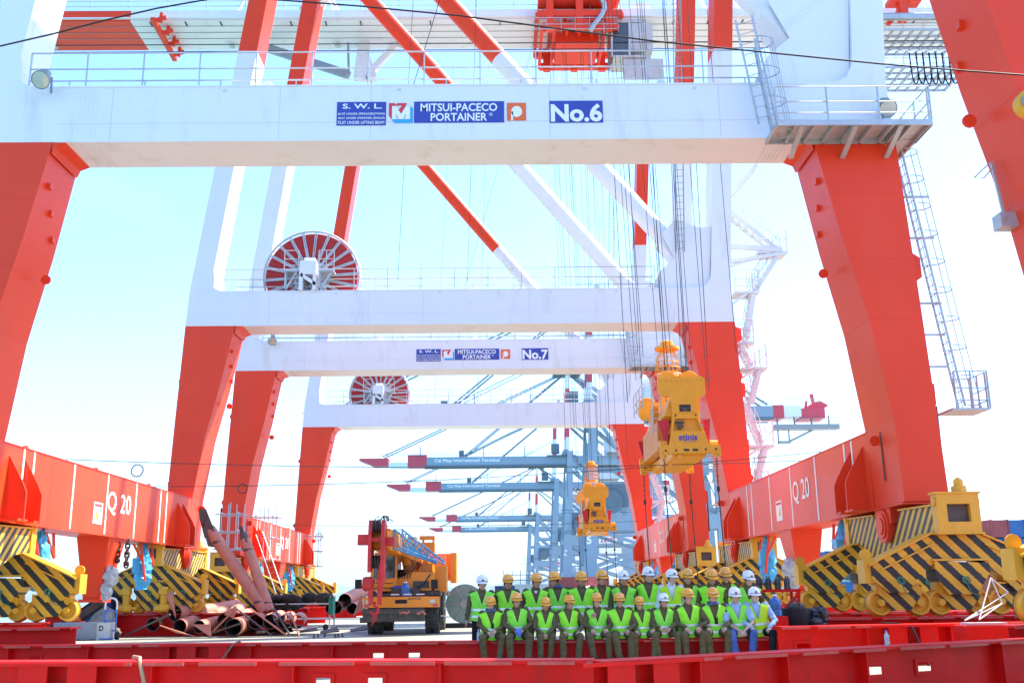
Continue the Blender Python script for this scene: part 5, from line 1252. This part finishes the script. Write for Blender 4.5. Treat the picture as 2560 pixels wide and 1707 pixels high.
    for (e, z_, th) in ((1.0, .052, 0), (1.12, .044, 0), (1.12, .038, 0), (1.0, .044, 0)):
        for k in range(N_):
            a = 2*pi*k/N_; fr = max(0, -sin(a))**3; ex = (e-1)*(1+2.3*fr); bv.append((.112*(1+ex)*cos(a), .008+.135*(1+ex)*sin(a), z_-.022*fr*(e > 1)))
    m.add(bv, [(i*N_+k, i*N_+(k+1) % N_, ((i+1) % 4)*N_+(k+1) % N_, ((i+1) % 4)*N_+k) for i in range(4) for k in range(N_)])
    for xr in (-.028, 0, .028): m.tube([(xr, .008-.130*cos(a), .062+.130*sin(a)*(.97)) for a in [pi*j/12 for j in range(1, 12)]], .008, 5)
    he = part('helmet', m, HM, root, True)
    m = MB(); m.M = H
    m.tube([(.114*cos(a), .008+.139*sin(a), .066) for a in [pi+pi*.18+pi*.64*j/10 for j in range(11)]], .005, 4, mi=0)
    m.box(-.02, -.141, .078, .02, -.134, .100, 1 if helmet == 'y' else 0); m.box(-.011, -.143, .084, .011, -.138, .094, 0)
    part('helmet_badge', m, [EYE, SIGNW], he)
    if glasses:
        m = MB(); m.M = H
        for s_ in (-1, 1): m.ell((s_*.032, -.088, .012), (.024, .006, .014), 10, 6); m.tube([(s_*.055, -.085, .015), (s_*.082, .0, .015)], .003, 4)
        m.box(-.01, -.094, .012, .01, -.088, .016); part('glasses', m, GLASS, root, True)
    if watch: m = MB(); q = el[1].lerp(wr[1], .95); m.ell(q, (.034, .034, .012), 12, 6); part('wristwatch', m, DARK, root, True)
    if hold == 'glove': m = MB(); m.ell(Vector((0, -.36, hz+.07)), (.06, .05, .065), 12, 8); m.ell(Vector((.02, -.38, hz+.02)), (.035, .03, .05), 8, 6); m.M = None; g = solo('work_glove', m, GLOVE, 'crumpled blue glove in the hands of the second seated worker', 'glove', True); g.location = (x, y, z)
    if hold == 'radio': m = MB(); q = t((.02, -.15, .22)); m.box(q.x-.03, q.y-.02, q.z-.06, q.x+.03, q.y+.02, q.z+.05); m.tube([q+Vector((.02, 0, .04)), q+Vector((.03, 0, .14))], .006, 5); part('radio', m, BLACK, root)
    return root
GF, GB = 'workers seated on the red beam', 'workers standing behind the seated row'
# (px of helmet centre, py of helmet top, options)
front = [
 (1228, 1484, dict(label='first seated worker from the left, yellow helmet, grey blue scarf and clip on vest', arms='clasp', scarf=True, head=(-.1, 0), hold='radio', skin=0)),
 (1294, 1474, dict(label='seated worker holding a crumpled blue glove, second from the left', arms='clasp', hold='glove', head=(.15, 0), skin=1)),
 (1361, 1486, dict(label='seated worker with bowed face in yellow helmet, third from the left', arms='between', head=(.1, .12), skin=1, smile=False)),
 (1423, 1481, dict(label='broad seated worker looking to the right, fourth from the left', arms='knees', head=(.35, 0), skin=1)),
 (1491, 1475, dict(label='smiling seated worker, fifth from the left, a hand resting on his shoulder', arms='knees', head=(.15, -.05), skin=0)),
 (1550, 1475, dict(label='seated worker, sixth from the left, with arms round both neighbours', arms='hug_left', skin=1)),
 (1605, 1484, dict(label='small seated worker with smiling face, seventh from the left', arms='knees', head=(0, .05), skin=0, sc=.94, female=True)),
 (1657, 1476, dict(label='seated worker in a white helmet and olive shirt', arms='clasp', helmet='w', head=(.2, 0), skin=1)),
 (1723, 1464, dict(label='tall seated worker with short yellow helmet peak, ninth from the left', arms='knees', head=(.25, 0), skin=0)),
 (1782, 1455, dict(label='seated worker in yellow helmet with a thick blue scarf at the neck', arms='knees', scarf=True, head=(.1, 0), skin=0, hold='radio')),
 (1843, 1460, dict(label='seated man in white helmet, light striped shirt and blue jeans', arms='between', helmet='w', shirt=SHIRTB, trousers=JEANS, short=True, head=(0, .05), skin=0)),
 (1891, 1457, dict(label='last seated man at right, white helmet, blue shirt and dark trousers', arms='knees', helmet='w', shirt=SHIRTB, trousers=DOLIVE, vest=VESTY, head=(-.05, 0), skin=2, watch=True)),
]
for i, (px, py, kw_) in enumerate(front):
    Y = 20.3; w = W(px, py, Y=Y-.1); sc = kw_.pop('sc', 1.0)
    hgt = (w.z-.52)/.94        # seat to helmet top in local units
    sc = max(.86, min(1.04, hgt))
    person(w.x, Y, .512, seed=i, group=GF, sc=sc, yaw=(.05-.012*i), lean=random.uniform(-.09, .09), **kw_)
back = [
 (1204, 1432, dict(label='standing worker at the far left of the group, white helmet and dark trousers', helmet='w', trousers=DOLIVE, head=(.1, .0), skin=0)),
 (1268, 1430, dict(label='standing worker in yellow helmet, second from the left of the back row', head=(.15, 0), skin=1, smile=False)),
 (1338, 1427, dict(label='standing worker with a white undershirt showing at his collar', head=(.1, 0), undershirt=True, skin=1, smile=False)),
 (1392, 1423, dict(label='standing worker with glasses and scarf, head turned to the left', head=(-.5, 0), glasses=True, scarf=True, skin=1)),
 (1452, 1422, dict(label='standing worker in front of the dark red container', head=(.1, .05), skin=1, smile=False)),
 (1502, 1419, dict(label='standing worker with brightly sunlit neck, right of the dark red container', head=(.15, 0), skin=0)),
 (1556, 1420, dict(label='standing worker with dark face in a white helmet, back row', helmet='w', head=(.1, 0), skin=1, smile=False)),
 (1617, 1411, dict(label='tallest standing worker, white helmet and olive shirt, mid back row', helmet='w', head=(.1, 0), skin=2)),
 (1675, 1417, dict(label='standing man in white helmet, white shirt and yellower vest', helmet='w', shirt=SHIRTW, vest=VESTY, head=(.15, 0), skin=2)),
 (1717, 1416, dict(label='standing worker in yellow helmet right of the man in the white shirt', head=(.05, 0), skin=0)),
 (1775, 1417, dict(label='standing worker in tilted yellow helmet looking down to the right', head=(.3, .12), skin=1)),
 (1812, 1412, dict(label='standing worker wearing dark sunglasses, yellow helmet, near the right', head=(.1, 0), glasses=True, skin=0)),
 (1865, 1421, dict(label='smiling standing worker in white helmet at the right end of the back row', helmet='w', head=(.2, .05), skin=2)),
]
for i, (px, py, kw_) in enumerate(back):
    Y = 21.15+.12*(i % 2); w = W(px, py, Y=Y)
    sc = w.z/1.742
    person(w.x, Y, 0, sit=False, arms='down', seed=40+i, group=GB, sc=max(.9, min(1.1, sc)), yaw=.04-.01*i, **kw_)
# ------------------------------------------------------------------ loose things on the deck
def W3(px, py, Y): return W(px, py, Y=Y)
GP = 'salmon steel pipes lying in the pile'
def pipe(a, b, r, label, group=GP, plate=None, endcap=False):
    a, b = Vector(a), Vector(b); root = thing('steel_pipe', label, 'pipe', a, 0, group); d = b-a; n = 28
    u = d.orthogonal().normalized(); w = d.normalized().cross(u); m = MB(); vs = []
    for (t_, rr_) in ((0, r), (1, r), (1, r*.93), (0, r*.93)):
        vs += [d*t_+(u*cos(2*pi*k/n)+w*sin(2*pi*k/n))*rr_ for k in range(n)]
    fs = []; 
    for i in range(4): fs += [(i*n+k, i*n+(k+1) % n, ((i+1) % 4)*n+(k+1) % n, ((i+1) % 4)*n+k) for k in range(n)]
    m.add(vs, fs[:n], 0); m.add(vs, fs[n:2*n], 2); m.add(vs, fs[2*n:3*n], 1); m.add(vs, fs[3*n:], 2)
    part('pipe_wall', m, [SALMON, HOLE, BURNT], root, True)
    if plate:
        m = MB(); m.plate([Vector(q)-a for q in plate], .025); part('gusset_plate', m, SALMON, root)
    return root
pl_ = [ # mouth px, tail px, depth mouth, depth tail, radius, plate
 ((437, 1533), (528, 1527), 38.6, 40.8, .29, [(415, 1485), (440, 1545), (432, 1475)], 'upper pipe at the left of the pile, lying across the others'),
 ((382, 1560), (430, 1545), 38.4, 41.5, .24, None, 'pipe lowest at the left end of the pile, half hidden'),
 ((449, 1565), (560, 1528), 37.8, 42.0, .25, [(400, 1562), (488, 1590), (440, 1580)], 'pipe behind the flat triangular plate on the left of the pile'),
 ((498, 1566), (620, 1535), 37.6, 41.5, .23, [(480, 1560), (528, 1592), (525, 1560)], 'pipe with a pointed plate under its mouth, third from the left'),
 ((562, 1549), (600, 1522), 38.2, 42.5, .26, [(560, 1535), (592, 1512), (585, 1545)], 'pipe with a dark mouth in the middle of the pile'),
 ((583, 1567), (640, 1550), 37.3, 40.5, .30, None, 'widest pipe mouth at the bottom middle of the pile'),
 ((640, 1553), (668, 1540), 38.0, 42.5, .27, None, 'fourth pipe mouth from the right in the pile'),
 ((676, 1553), (700, 1541), 38.0, 42.0, .26, None, 'third pipe mouth from the right, with a cross brace inside'),
 ((711, 1554), (725, 1543), 38.0, 41.5, .25, None, 'second pipe mouth from the right of the pile'),
 ((742, 1554), (750, 1546), 38.2, 40.0, .25, None, 'rightmost pipe mouth of the pile, seen end on'),
 ((500, 1530), (590, 1512), 40.6, 43.5, .24, None, 'back pipe lying on top of the middle of the pile'),
]
for (a, b, ya, yb, r, pl, lb) in pl_:
    A_, B_ = W3(*a, ya), W3(*b, yb); A_.z = max(A_.z, r+.01); B_.z = max(B_.z, r+.01)
    pipe(A_, B_, r, lb, plate=[W3(*q, ya-.12*(i % 2)-.2) for i, q in enumerate(pl)] if pl else None)
for k, (a, b, Y) in enumerate((((312, 1588), (425, 1535), 37.4), ((530, 1580), (590, 1520), 36.9), ((585, 1516), (680, 1588), 37.0), ((625, 1520), (718, 1588), 36.9), ((685, 1520), (722, 1582), 36.8), ((725, 1528), (748, 1588), 36.8), ((520, 1585), (600, 1558), 36.8))):
    m = MB(); p, q = W3(*a, Y+.8), W3(*b, Y); p.z = max(p.z, .03); q.z = max(q.z, .03); m.tube([p, q], .035, 6)
    solo('brace_rod', m, BURNT if k % 2 == 0 else SALMON, 'thin steel rod leaning across the pipe pile, number %s from the left' % ['one', 'two', 'three', 'four', 'five', 'six', 'seven'][k], 'rod', True, 'rods leaning on the pipe pile')
rp = random.Random(11)
for k in range(9):      # cut-off plates and dark scrap under the pile
    m = MB(); x = -11.8+.75*k+rp.uniform(-.2, .2); y = 38.6+rp.uniform(-.5, 1.2); m.plate([(x, y, .05), (x+.7, y-.1, .12), (x+.5, y+.6, .25), (x-.1, y+.5, .1)], .03)
    solo('scrap_plate', m, BURNT, '%s dark cut steel plate from the left under the pipe pile' % ['first', 'second', 'third', 'fourth', 'fifth', 'sixth', 'seventh', 'eighth', 'ninth'][k], 'scrap plate', False, 'dark plates under the pipes')
for (a, b, r, cap, lb) in (((508, 1300), (665, 1528), .235, [(497, 1270), (515, 1272), (545, 1350), (512, 1345), (500, 1300)], 'long leaning pipe with a dark flattened upper end, left one of two'), ((605, 1325), (674, 1528), .2, [(598, 1312), (606, 1315), (622, 1378), (604, 1372)], 'long leaning pipe with a dark flattened upper end, right one of two')):
    A_, B_ = W3(a[0], a[1], 40.4), W3(b[0], b[1], 39.6); B_.z = max(.25, B_.z)
    root = thing('steel_pipe', lb, 'pipe', B_, 0, 'pipes leaning up above the pile'); m = MB()
    t1 = A_.lerp(B_, .12); m.tube([t1-B_, (0, 0, 0)], r, 18, 0); m.tube([A_.lerp(B_, .03)-B_, t1-B_], [r*.55, r], 18, 1); part('pipe_wall', m, [SALMON, BURNT], root, True)
    m = MB(); m.plate([W3(*q, 40.4)-B_ for q in cap], .05); m.plate([W3(q[0]+8, q[1]+20, 40.1)-B_ for q in cap[1:]], .05); part('end_plate', m, BURNT, root)
    m = MB(); 
    for t_ in (.25, .9): c = A_.lerp(B_, t_)-B_; m.lathe([(r*1.06, -.05), (r*1.06, .05)], c=c, n=16)
    part('clamp', m, BURNT, root, True)
for k, (a, b, r) in enumerate((((862, 1500), (920, 1470), .30), ((840, 1518), (900, 1490), .27), ((880, 1520), (935, 1498), .25), ((825, 1520), (858, 1508), .22))):
    A_, B_ = W3(*a, 47), W3(*b, 51); A_.z = max(A_.z, r); B_.z = max(B_.z, r)
    pipe(A_, B_, r, ['top pipe of the small heap behind the mobile crane', 'middle pipe of the small heap behind the mobile crane', 'right pipe of the small heap, next to the mobile crane', 'short left pipe of the small heap behind the mobile crane'][k], 'pipes heaped left of the mobile crane', plate=[W3(882, 1540, 46), W3(905, 1480, 46), W3(908, 1520, 46)] if k == 2 else None)
# dark net heap on a wheeled frame
c = W3(738, 1500, 44); m = MB(); rn = random.Random(4)
for i in range(34): m.ell((c.x+rn.uniform(-1.5, 1.4), c.y+rn.uniform(-.5, .5), .95+rn.uniform(-.1, .35)), (rn.uniform(.2, .42), .3, rn.uniform(.12, .24)), 8, 6)
root = thing('net_trolley', 'wheeled frame heaped with dark netting beside the pipes', 'trolley', (c.x, c.y, 0)); part('netting', m, mat('dark_net', (.03, .025, .028), .9, 0, .4, 9, bump=.8), root, True, world=True)
m = MB()
for x in (-1.6, 1.55):
    for y in (-.6, .6): m.bar((x, y, .1), (x, y, 1.35), .05, .05)
for z in (.45, 1.05):
    for y in (-.6, .6): m.bar((-1.6, y, z), (1.55, y, z), .05, .05)
m.bar((-1.6, 0, .45), (1.5, 0, .45), .6, .04); part('frame', m, GALV, root)
m = MB(); m.box(1.5, -.65, .6, 1.7, -.2, 1.3); part('green_cloth', m, mat('green_cloth', (.03, .22, .17), .9, 0, .3, 8), root)
for x in (-1.4, 1.4): m = MB(); m.lathe([(.12, -.03), (.12, .03)], c=(x, -.6, .12), axis='y', n=12); part('wheel', m, BLACK, root, True)
# hand truck, grey cabinet, ramp and bin at the left
c = W3(272, 1594, 36.3); root = thing('hand_truck', 'blue and white two wheeled hand truck standing upright by the grey cabinet', 'hand truck', (c.x, c.y, 0)); HBm = mat('hand_truck_blue', (.03, .18, .6), .4)
m = MB()
for x in (-.2, .2): m.tube([(x, 0, .05), (x, 0, 1.0)], .028, 8)
for z in (.3, .62, .95): m.tube([(-.2, 0, z), (.2, 0, z)], .02, 6)
m.box(-.24, -.28, .03, .24, 0, .06); part('frame', m, HBm, root, True)
m = MB(); m.tube([(.2*cos(t)*1.0, 0, 1.18+.2*sin(t)) for t in [pi*k/8 for k in range(9)]], .03, 8); m.tube([(-.2, 0, 1.0), (-.2, 0, 1.18)], .03, 8); m.tube([(.2, 0, 1.0), (.2, 0, 1.18)], .03, 8); part('handle', m, SIGNW, root, True)
for x in (-.26, .26): m = MB(); m.lathe([(.13, -.04), (.13, .04)], c=(x, .06, .13), axis='x', n=16); part('wheel', m, BLACK, root, True)
c = W3(195, 1594, 36.4); root = thing('cabinet', 'low grey steel cabinet lying on the deck at the left', 'cabinet', (c.x, c.y, 0)); m = MB(); m.box(-.75, -.3, .04, .72, .3, .58); part('body', m, mat('cabinet_grey', (.34, .36, .36), .5, 0, .08, 2), root)
m = MB(); m.box(-.7, -.315, .08, .68, -.301, .54); part('door', m, GREY, root); m = MB(); m.box(.73, -.3, .0, 1.15, .3, .56); part('end_box', m, mat('off_white', (.62, .62, .56), .6), root)
m = MB(); lettering('D', .18, Matrix.Translation((.8, -.304, .3)), .03, .15, 0, m); part('lettering', m, DARK, root)
A_, B_ = W3(138, 1585, 37.2), W3(262, 1500, 38.0); root = thing('conveyor_tube', 'long brown black-edged tube leaning up at the left of the deck', 'tube', (A_.x, A_.y, 0)); m = MB(); m.bar((0, 0, A_.z), B_-Vector((A_.x, A_.y, 0)), .3, .3); part('tube_body', m, mat('rusty_brown', (.13, .06, .045), .6, 0, .3, 3), root)
m = MB(); m.bar((0, -.17, A_.z+.2), B_-Vector((A_.x, A_.y+.17, -.2)), .06, .1); m.bar((0, -.17, A_.z-.2), B_-Vector((A_.x, A_.y+.17, .2)), .06, .1); part('edge_rail', m, BLACK, root)
m = MB(); m.lathe([(.25, -.15), (.25, .15)], c=(.02, 0, .27), axis='y', n=20); part('wheel', m, BLACK, root, True)
c = W3(225, 1550, 38.6); m = MB(); m.prism([(c.x-.6, 0), (c.x+.75, 0), (c.x+.7, 1.5), (c.x+.15, 1.1)], 'y', c.y, c.y+.5); solo('tarpaulin_heap', m, mat('dark_blue_tarp', (.02, .06, .22), .6, 0, .3, 4, bump=.8), 'dark blue tarpaulin draped behind the leaning brown tube', 'tarpaulin')
c = W3(185, 1560, 37.0); m = MB(); m.ell((c.x, c.y, .65), (.22, .2, .14), 12, 8); m.ell((c.x+.3, c.y, .52), (.2, .15, .1), 10, 8); m.tube([(c.x, c.y, .6), (c.x+.6, c.y, .45)], .05, 6); solo('hand_grinder', m, SORANGE, 'orange power tool lying above the grey cabinet', 'tool', True)
c = W3(255, 1555, 38.2); m = MB(); m.prism([(c.x-.6, .4), (c.x+.4, .4), (c.x+.3, .95), (c.x-.1, 1.15)], 'y', c.y, c.y+.3); solo('plastic_sheet', m, PLAS, 'crumpled grey plastic sheet behind the hand truck', 'sheet')
c = W3(262, 1585, 36.9); m = MB(); m.ell((c.x-.1, c.y+.2, .28), (.34, .25, .28), 12, 8); m.ell((c.x+.25, c.y+.1, .2), (.28, .2, .2), 10, 8); crumple(m, .03); solo('sack', m, mat('sack_grey', (.16, .14, .12), .9, 0, .3, 6, bump=.7), 'grey sack slumped behind the hand truck', 'sack', True)
m = MB(); c = W3(8, 1590, 35.5); m.box(c.x-.5, c.y-.2, 0, c.x+.55, c.y+.2, .42); solo('carton', m, mat('carton_print', (.62, .68, .74), .6, 0, .3, 6, col2=(.10, .25, .55)), 'blue and white carton at the left edge of the deck', 'carton')
m = MB(); p = W3(30, 1594, 35.2); q = W3(42, 1523, 35.4); m.tube([(p.x, p.y, .02), q], .03, 6); solo('timber_stick', m, mat('timber', (.5, .2, .05), .7), 'orange timber stick standing against the left rail beam', 'stick', True)
# drum behind the mobile crane
c = W3(1163, 1565, 44.5); root = thing('cable_drum', 'grey green cable drum beside the mobile crane', 'drum', (c.x, c.y, 0)); DG = mat('drum_green_grey', (.20, .30, .28), .6)
for y in (-.35, .35):
    m = MB(); m.lathe([(.80, -.03), (.80, .03)], c=(0, y, .97), axis='y', n=36); fl_ = part('flange', m, DG, root, True)
    m = MB()
    for k in range(6): a = pi*k/3; m.bar((.1*cos(a), y-.04, .97+.1*sin(a)), (.76*cos(a), y-.04, .97+.76*sin(a)), .04, .05)
    m.lathe([(.2, -.06), (.2, .0)], c=(0, y-.02, .97), axis='y', n=18); part('spoke', m, GREY, fl_, True)
m = MB(); m.lathe([(.5, -.33), (.5, .33)], c=(0, 0, .97), axis='y', n=28); part('core', m, DG, root, True)
m = MB(); m.box(-.9, -.4, 0, 1.3, .4, .18); part('skid', m, DARK, root)
# scaffolds round the farther crane's left legs
def scaffold(px0, px1, py0, py1, Y, d, label, nx=2):
    a, b = W3(px0, py0, Y), W3(px1, py1, Y); root = thing('scaffold', label, 'scaffold', ((a.x+b.x)/2, Y, b.z), 0, 'tube scaffolds at the farther crane'); o = root.location
    zt, zb = a.z, b.z; r = .026
    for i in range(nx+1):
        for y in (0, d):
            m = MB(); x = a.x+(b.x-a.x)*i/nx; e = .55 if (i+y) % 2 else .1; m.tube([(x, Y+y, zb), (x, Y+y, zt+e)], r, 6); part('upright', m, GALV, root, True, world=True)
    n = max(2, int((zt-zb)/1.05))
    for k in range(n+1):
        z = zb+(zt-zb)*k/n
        for y in (0, d): m = MB(); m.tube([(a.x-.3, Y+y, z), (b.x+.3, Y+y, z)], r, 6); part('ledger', m, GALV, root, True, world=True)
        for x in (a.x, b.x): m = MB(); m.tube([(x, Y-.2, z+.05), (x, Y+d+.2, z+.05)], r, 6); part('transom', m, GALV, root, True, world=True)
    return root
scaffold(554, 592, 1285, 1372, 48.6, 1.2, 'tube scaffold against the near left leg of the farther crane')
scaffold(640, 678, 1292, 1398, 53.5, .9, 'tube scaffold in front of the Q 21 beam, near its left end')
scaffold(772, 794, 1340, 1415, 67.5, .8, 'small tube scaffold at the far end of the Q 21 beam', 1)
A_, B_ = W3(648, 1332, 52.6), W3(698, 1478, 51.8); m = MB(); caged_ladder(m, A_, B_, (0, -1, 0), .36, False, .28); solo('ladder', m, mat('ladder_aluminium', (.6, .6, .58), .4, .3), 'long aluminium ladder leaning on the Q 21 beam scaffold', 'ladder')
# right hand clutter
c = W3(1990, 1560, 21.4); c.z = .5
m = MB()
for x0 in (-.32, .3): pass
root = thing('equipment_bag', 'heap of shiny black bags and bucket beside the right end of the bench beam', 'bag', (c.x, c.y, 0)); rb = random.Random(8)
m = MB(); m.lathe([(.24, .55), (.27, .60), (.31, 1.0), (.30, 1.02)], n=20); part('bucket', m, BLACK, root, True)
m = MB()
for i in range(10): m.ell((.45+rb.uniform(-.14, .12), rb.uniform(-.1, .1), .72+rb.uniform(-.1, .24)), (rb.uniform(.12, .2), .15, rb.uniform(.1, .17)), 9, 7)
crumple(m, .025)
part('bag_body', m, mat('black_plastic', (.035, .04, .045), .2, 0, .4, 9, bump=1.), root, True)
m = MB(); m.ell((.05, 0, 1.04), (.18, .15, .1), 10, 8); m.tube([(-.2, -.1, 1.0), (-.05, -.2, 1.25), (.1, -.1, 1.05)], .02, 6); part('tool_roll', m, BURNT, root, True)
m = MB(); m.box(-.35, -.3, .01, .8, .35, .55); part('plinth', m, RAIL, root)
c = W3(1918, 1470, 22.3); root = thing('work_table', 'red framed table holding dark bottles behind the last workers', 'table', (c.x, c.y, 0)); zt = c.z-.02
m = MB(); m.box(-.3, -.3, zt-.06, .62, .3, zt); part('table_top', m, RAIL, root)
for x in (-.27, .58):
    for y in (-.27, .27): m = MB(); m.bar((x, y, 0), (x, y, zt-.06), .06, .06); part('leg', m, RAIL, root)
m = MB(); m.bar((.58, -.29, zt-.1), (.0, -.29, zt-.65), .04, .06); part('brace', m, RAIL, root)
lets = ['first', 'second', 'third', 'fourth', 'fifth', 'sixth', 'seventh', 'eighth']
for i in range(8): bottle(c.x-.22+.1*i, c.y+(.1 if i % 2 else -.1), zt, .045, .27, mat('dark_bottle', (.02, .02, .022), .2), '%s dark bottle from the left on the red table' % lets[i], cap=DARK)['group'] = 'dark bottles on the red table'
c = W3(1938, 1512, 20.9); m = MB(); m.box(c.x-.15, c.y-.15, 0, c.x+.2, c.y+.2, .88); solo('red_pedestal', m, RAIL, 'narrow red steel pedestal carrying the big blue bottle', 'pedestal'); bottle(c.x, c.y, .882, .125, .42, WBOT, 'large blue water bottle right of the last seated man')
PB = mat('clear_bottle', (.62, .72, .80), .1, 0, .1, 6, trans=.5)
s_, z_ = hit(2218, 1604, F1, F2); d_ = (F2-F1); d_.z = 0; q = F1+d_.normalized()*s_; bottle(q.x, q.y, .641, .034, .20, PB, 'small clear water bottle standing on the nearest slanting rail beam', cap=mat('cap_blue', (.05, .25, .8), .4))
w = W3(1197, 1600, 20.3); bottle(w.x, 20.15, .511, .034, .22, PB, 'small clear water bottle on the bench beam by the first seated worker')
# white trestle lying by the right bogies
m = MB(); c = W3(2455, 1545, 19.2); 
P = [W3(2412, 1550, 19.0), W3(2477, 1444, 19.4), W3(2505, 1508, 19.2), W3(2448, 1548, 18.9), W3(2520, 1480, 19.8)]
for a, b in ((1, 3), (1, 2), (0, 2), (0, 4), (1, 4), (3, 2)): m.tube([P[a], P[b]], .013, 6)
m.box(P[0].x, P[0].y-.15, P[0].z-.08, P[0].x+.7, P[0].y+.2, P[0].z-.04); solo('white_trestle', m, mat('trestle_white', (.5, .5, .5), .5), 'white tube trestle leaning by the wheels at the right edge', 'trestle', True)
m = MB(); m.box(P[0].x-.1, P[0].y-.25, 0, P[0].x+1.0, P[0].y+.3, P[0].z-.09); solo('steel_block', m, RAIL, 'red steel block under the white trestle', 'steel block')
# shackle chains under the left sill
for k, (px, py0, py1) in enumerate(((297, 1350, 1405), (320, 1352, 1411))):
    a, b = W3(px, py0, 34.2), W3(px, py1, 34.2); m = MB(); z = a.z; i = 0
    while z > b.z: m.tube([Vector((a.x, a.y, z))+(Vector((.07*cos(t), 0, .11*sin(t))) if i % 2 else Vector((0, .07*cos(t), .11*sin(t)))) for t in [2*pi*j/10 for j in range(10)]], .03, 5, closed=True); z -= .15; i += 1
    m.ell((a.x, a.y, b.z+.05), (.1, .06, .09), 8, 6); m.ell((a.x, a.y, (a.z+b.z)/2), (.1, .07, .07), 8, 6)
    solo('shackle_chain', m, mat('chain_dark', (.06, .02, .02), .6), '%s short shackle chain hanging under the left Q 20 beam' % ('left', 'right')[k], 'chain', True, 'shackle chains under the left beam')
# wires with coils, near black cable, hoses
def sagwire(a, b, sag, r, name, label, M=ROPE, coil=None):
    pts = [Vector(a).lerp(Vector(b), i/24)-Vector((0, 0, sag*4*(i/24)*(1-i/24))) for i in range(25)]; m = MB(); m.tube(pts, r, 5)
    if coil: c, R_ = coil; m.tube([c+Vector((R_*cos(t), .02*sin(3*t), R_*sin(t))) for t in [2*pi*k/24 for k in range(24)]], .02, 5, closed=True)
    return solo(name, m, M, label, 'wire', True)
sagwire(W3(165, 1148, 33), W3(2035, 1150, 33.5), .25, .012, 'tension_wire', 'thin upper wire strung between the two Q 20 beams, with a coil at left', coil=(W3(343, 1176, 33), .19))
sagwire(W3(375, 1216, 38), W3(2062, 1128, 34.5), .3, .012, 'tension_wire', 'thin lower wire strung between the two Q 20 beams, with a small coil', coil=(W3(607, 1221, 38), .17))
sagwire(W3(660, 1310, 58), W3(1640, 1300, 58), .2, .012, 'tension_wire', 'faint far wire strung between the two Q 21 beams', coil=(W3(797, 1342, 58), .2))
m = MB(); pts = []
for (px, py) in ((-60, 128), (0, 116), (130, 86), (260, 52), (390, 22), (515, 0), (600, -14)): pts.append(W3(px, py, 13.2))
m.tube(pts, .0125, 6); pts = [W3(x_, y_, 13.2) for x_, y_ in ((600, -14), (690, 0), (900, 16), (1150, 40), (1400, 73), (1640, 104), (1900, 130), (2200, 160), (2420, 178), (2640, 194))]
m.tube(pts, .0125, 6); solo('overhead_cable', m, BLACK, 'black overhead cable crossing the whole top of the picture', 'cable', True)
def hose(pts, r, M, label): m = MB(); m.tube(pts, r, 7); return solo('hose', m, M, label, 'hose', True)
HT_ = mat('hose_tan', (.42, .30, .16), .7)
fz = .66
def onbeam(px, py, P, Q, z, off=0): s_, zz_ = hit(px, py, P, Q); d_ = Vector((Q.x-P.x, Q.y-P.y, 0)).normalized(); q = Vector((P.x, P.y, 0))+d_*s_; return Vector((q.x, q.y+off, z))
q0 = onbeam(350, 1645, F0, F1, .69); hose([q0+Vector((-.35, .9, -.65)), q0+Vector((-.18, .3, .0)), q0, q0+Vector((.08, -.24, -.03)), q0+Vector((.17, -.28, -.3)), q0+Vector((.24, -.3, -.64))], .022, HT_, 'tan hose hanging over the nearest left rail beam')
q0 = onbeam(598, 1600, B0, B1, .54); hose([q0+Vector((.2, .6, -.5)), q0, q0+Vector((-.06, -.25, -.05)), q0+Vector((-.35, -.35, -.5))], .02, mat('hose_brown', (.2, .14, .08), .8), 'brown rope hanging over the left rail beam behind the nearest one')
q0 = onbeam(2245, 1560, C0, C1, C0.z+.06); hose([q0+Vector((-.2, .3, .02)), q0, q0+Vector((.15, -.27, -.05)), q0+Vector((.3, -.35, -.5)), q0+Vector((.34, -.5, -.9))], .02, BLACK, 'black hose hanging over the taller right rail beam')
# twist-lock crumbs on the bare deck
for k, px in enumerate((785, 795, 812, 838, 846, 856)):
    c = W3(px, 1583, 35.8+.3*(k % 3)); m = MB(); m.lathe([(.05, 0), (.05, .03), (.025, .04), (.025, .09), (.04, .1), (.02, .13)], c=(c.x, c.y, 0), n=8); solo('deck_bolt', m, BURNT, '%s small rusty bolt from the left on the bare deck' % ['first', 'second', 'third', 'fourth', 'fifth', 'sixth'][k], 'bolt', True, 'rusty bolts on the bare deck')
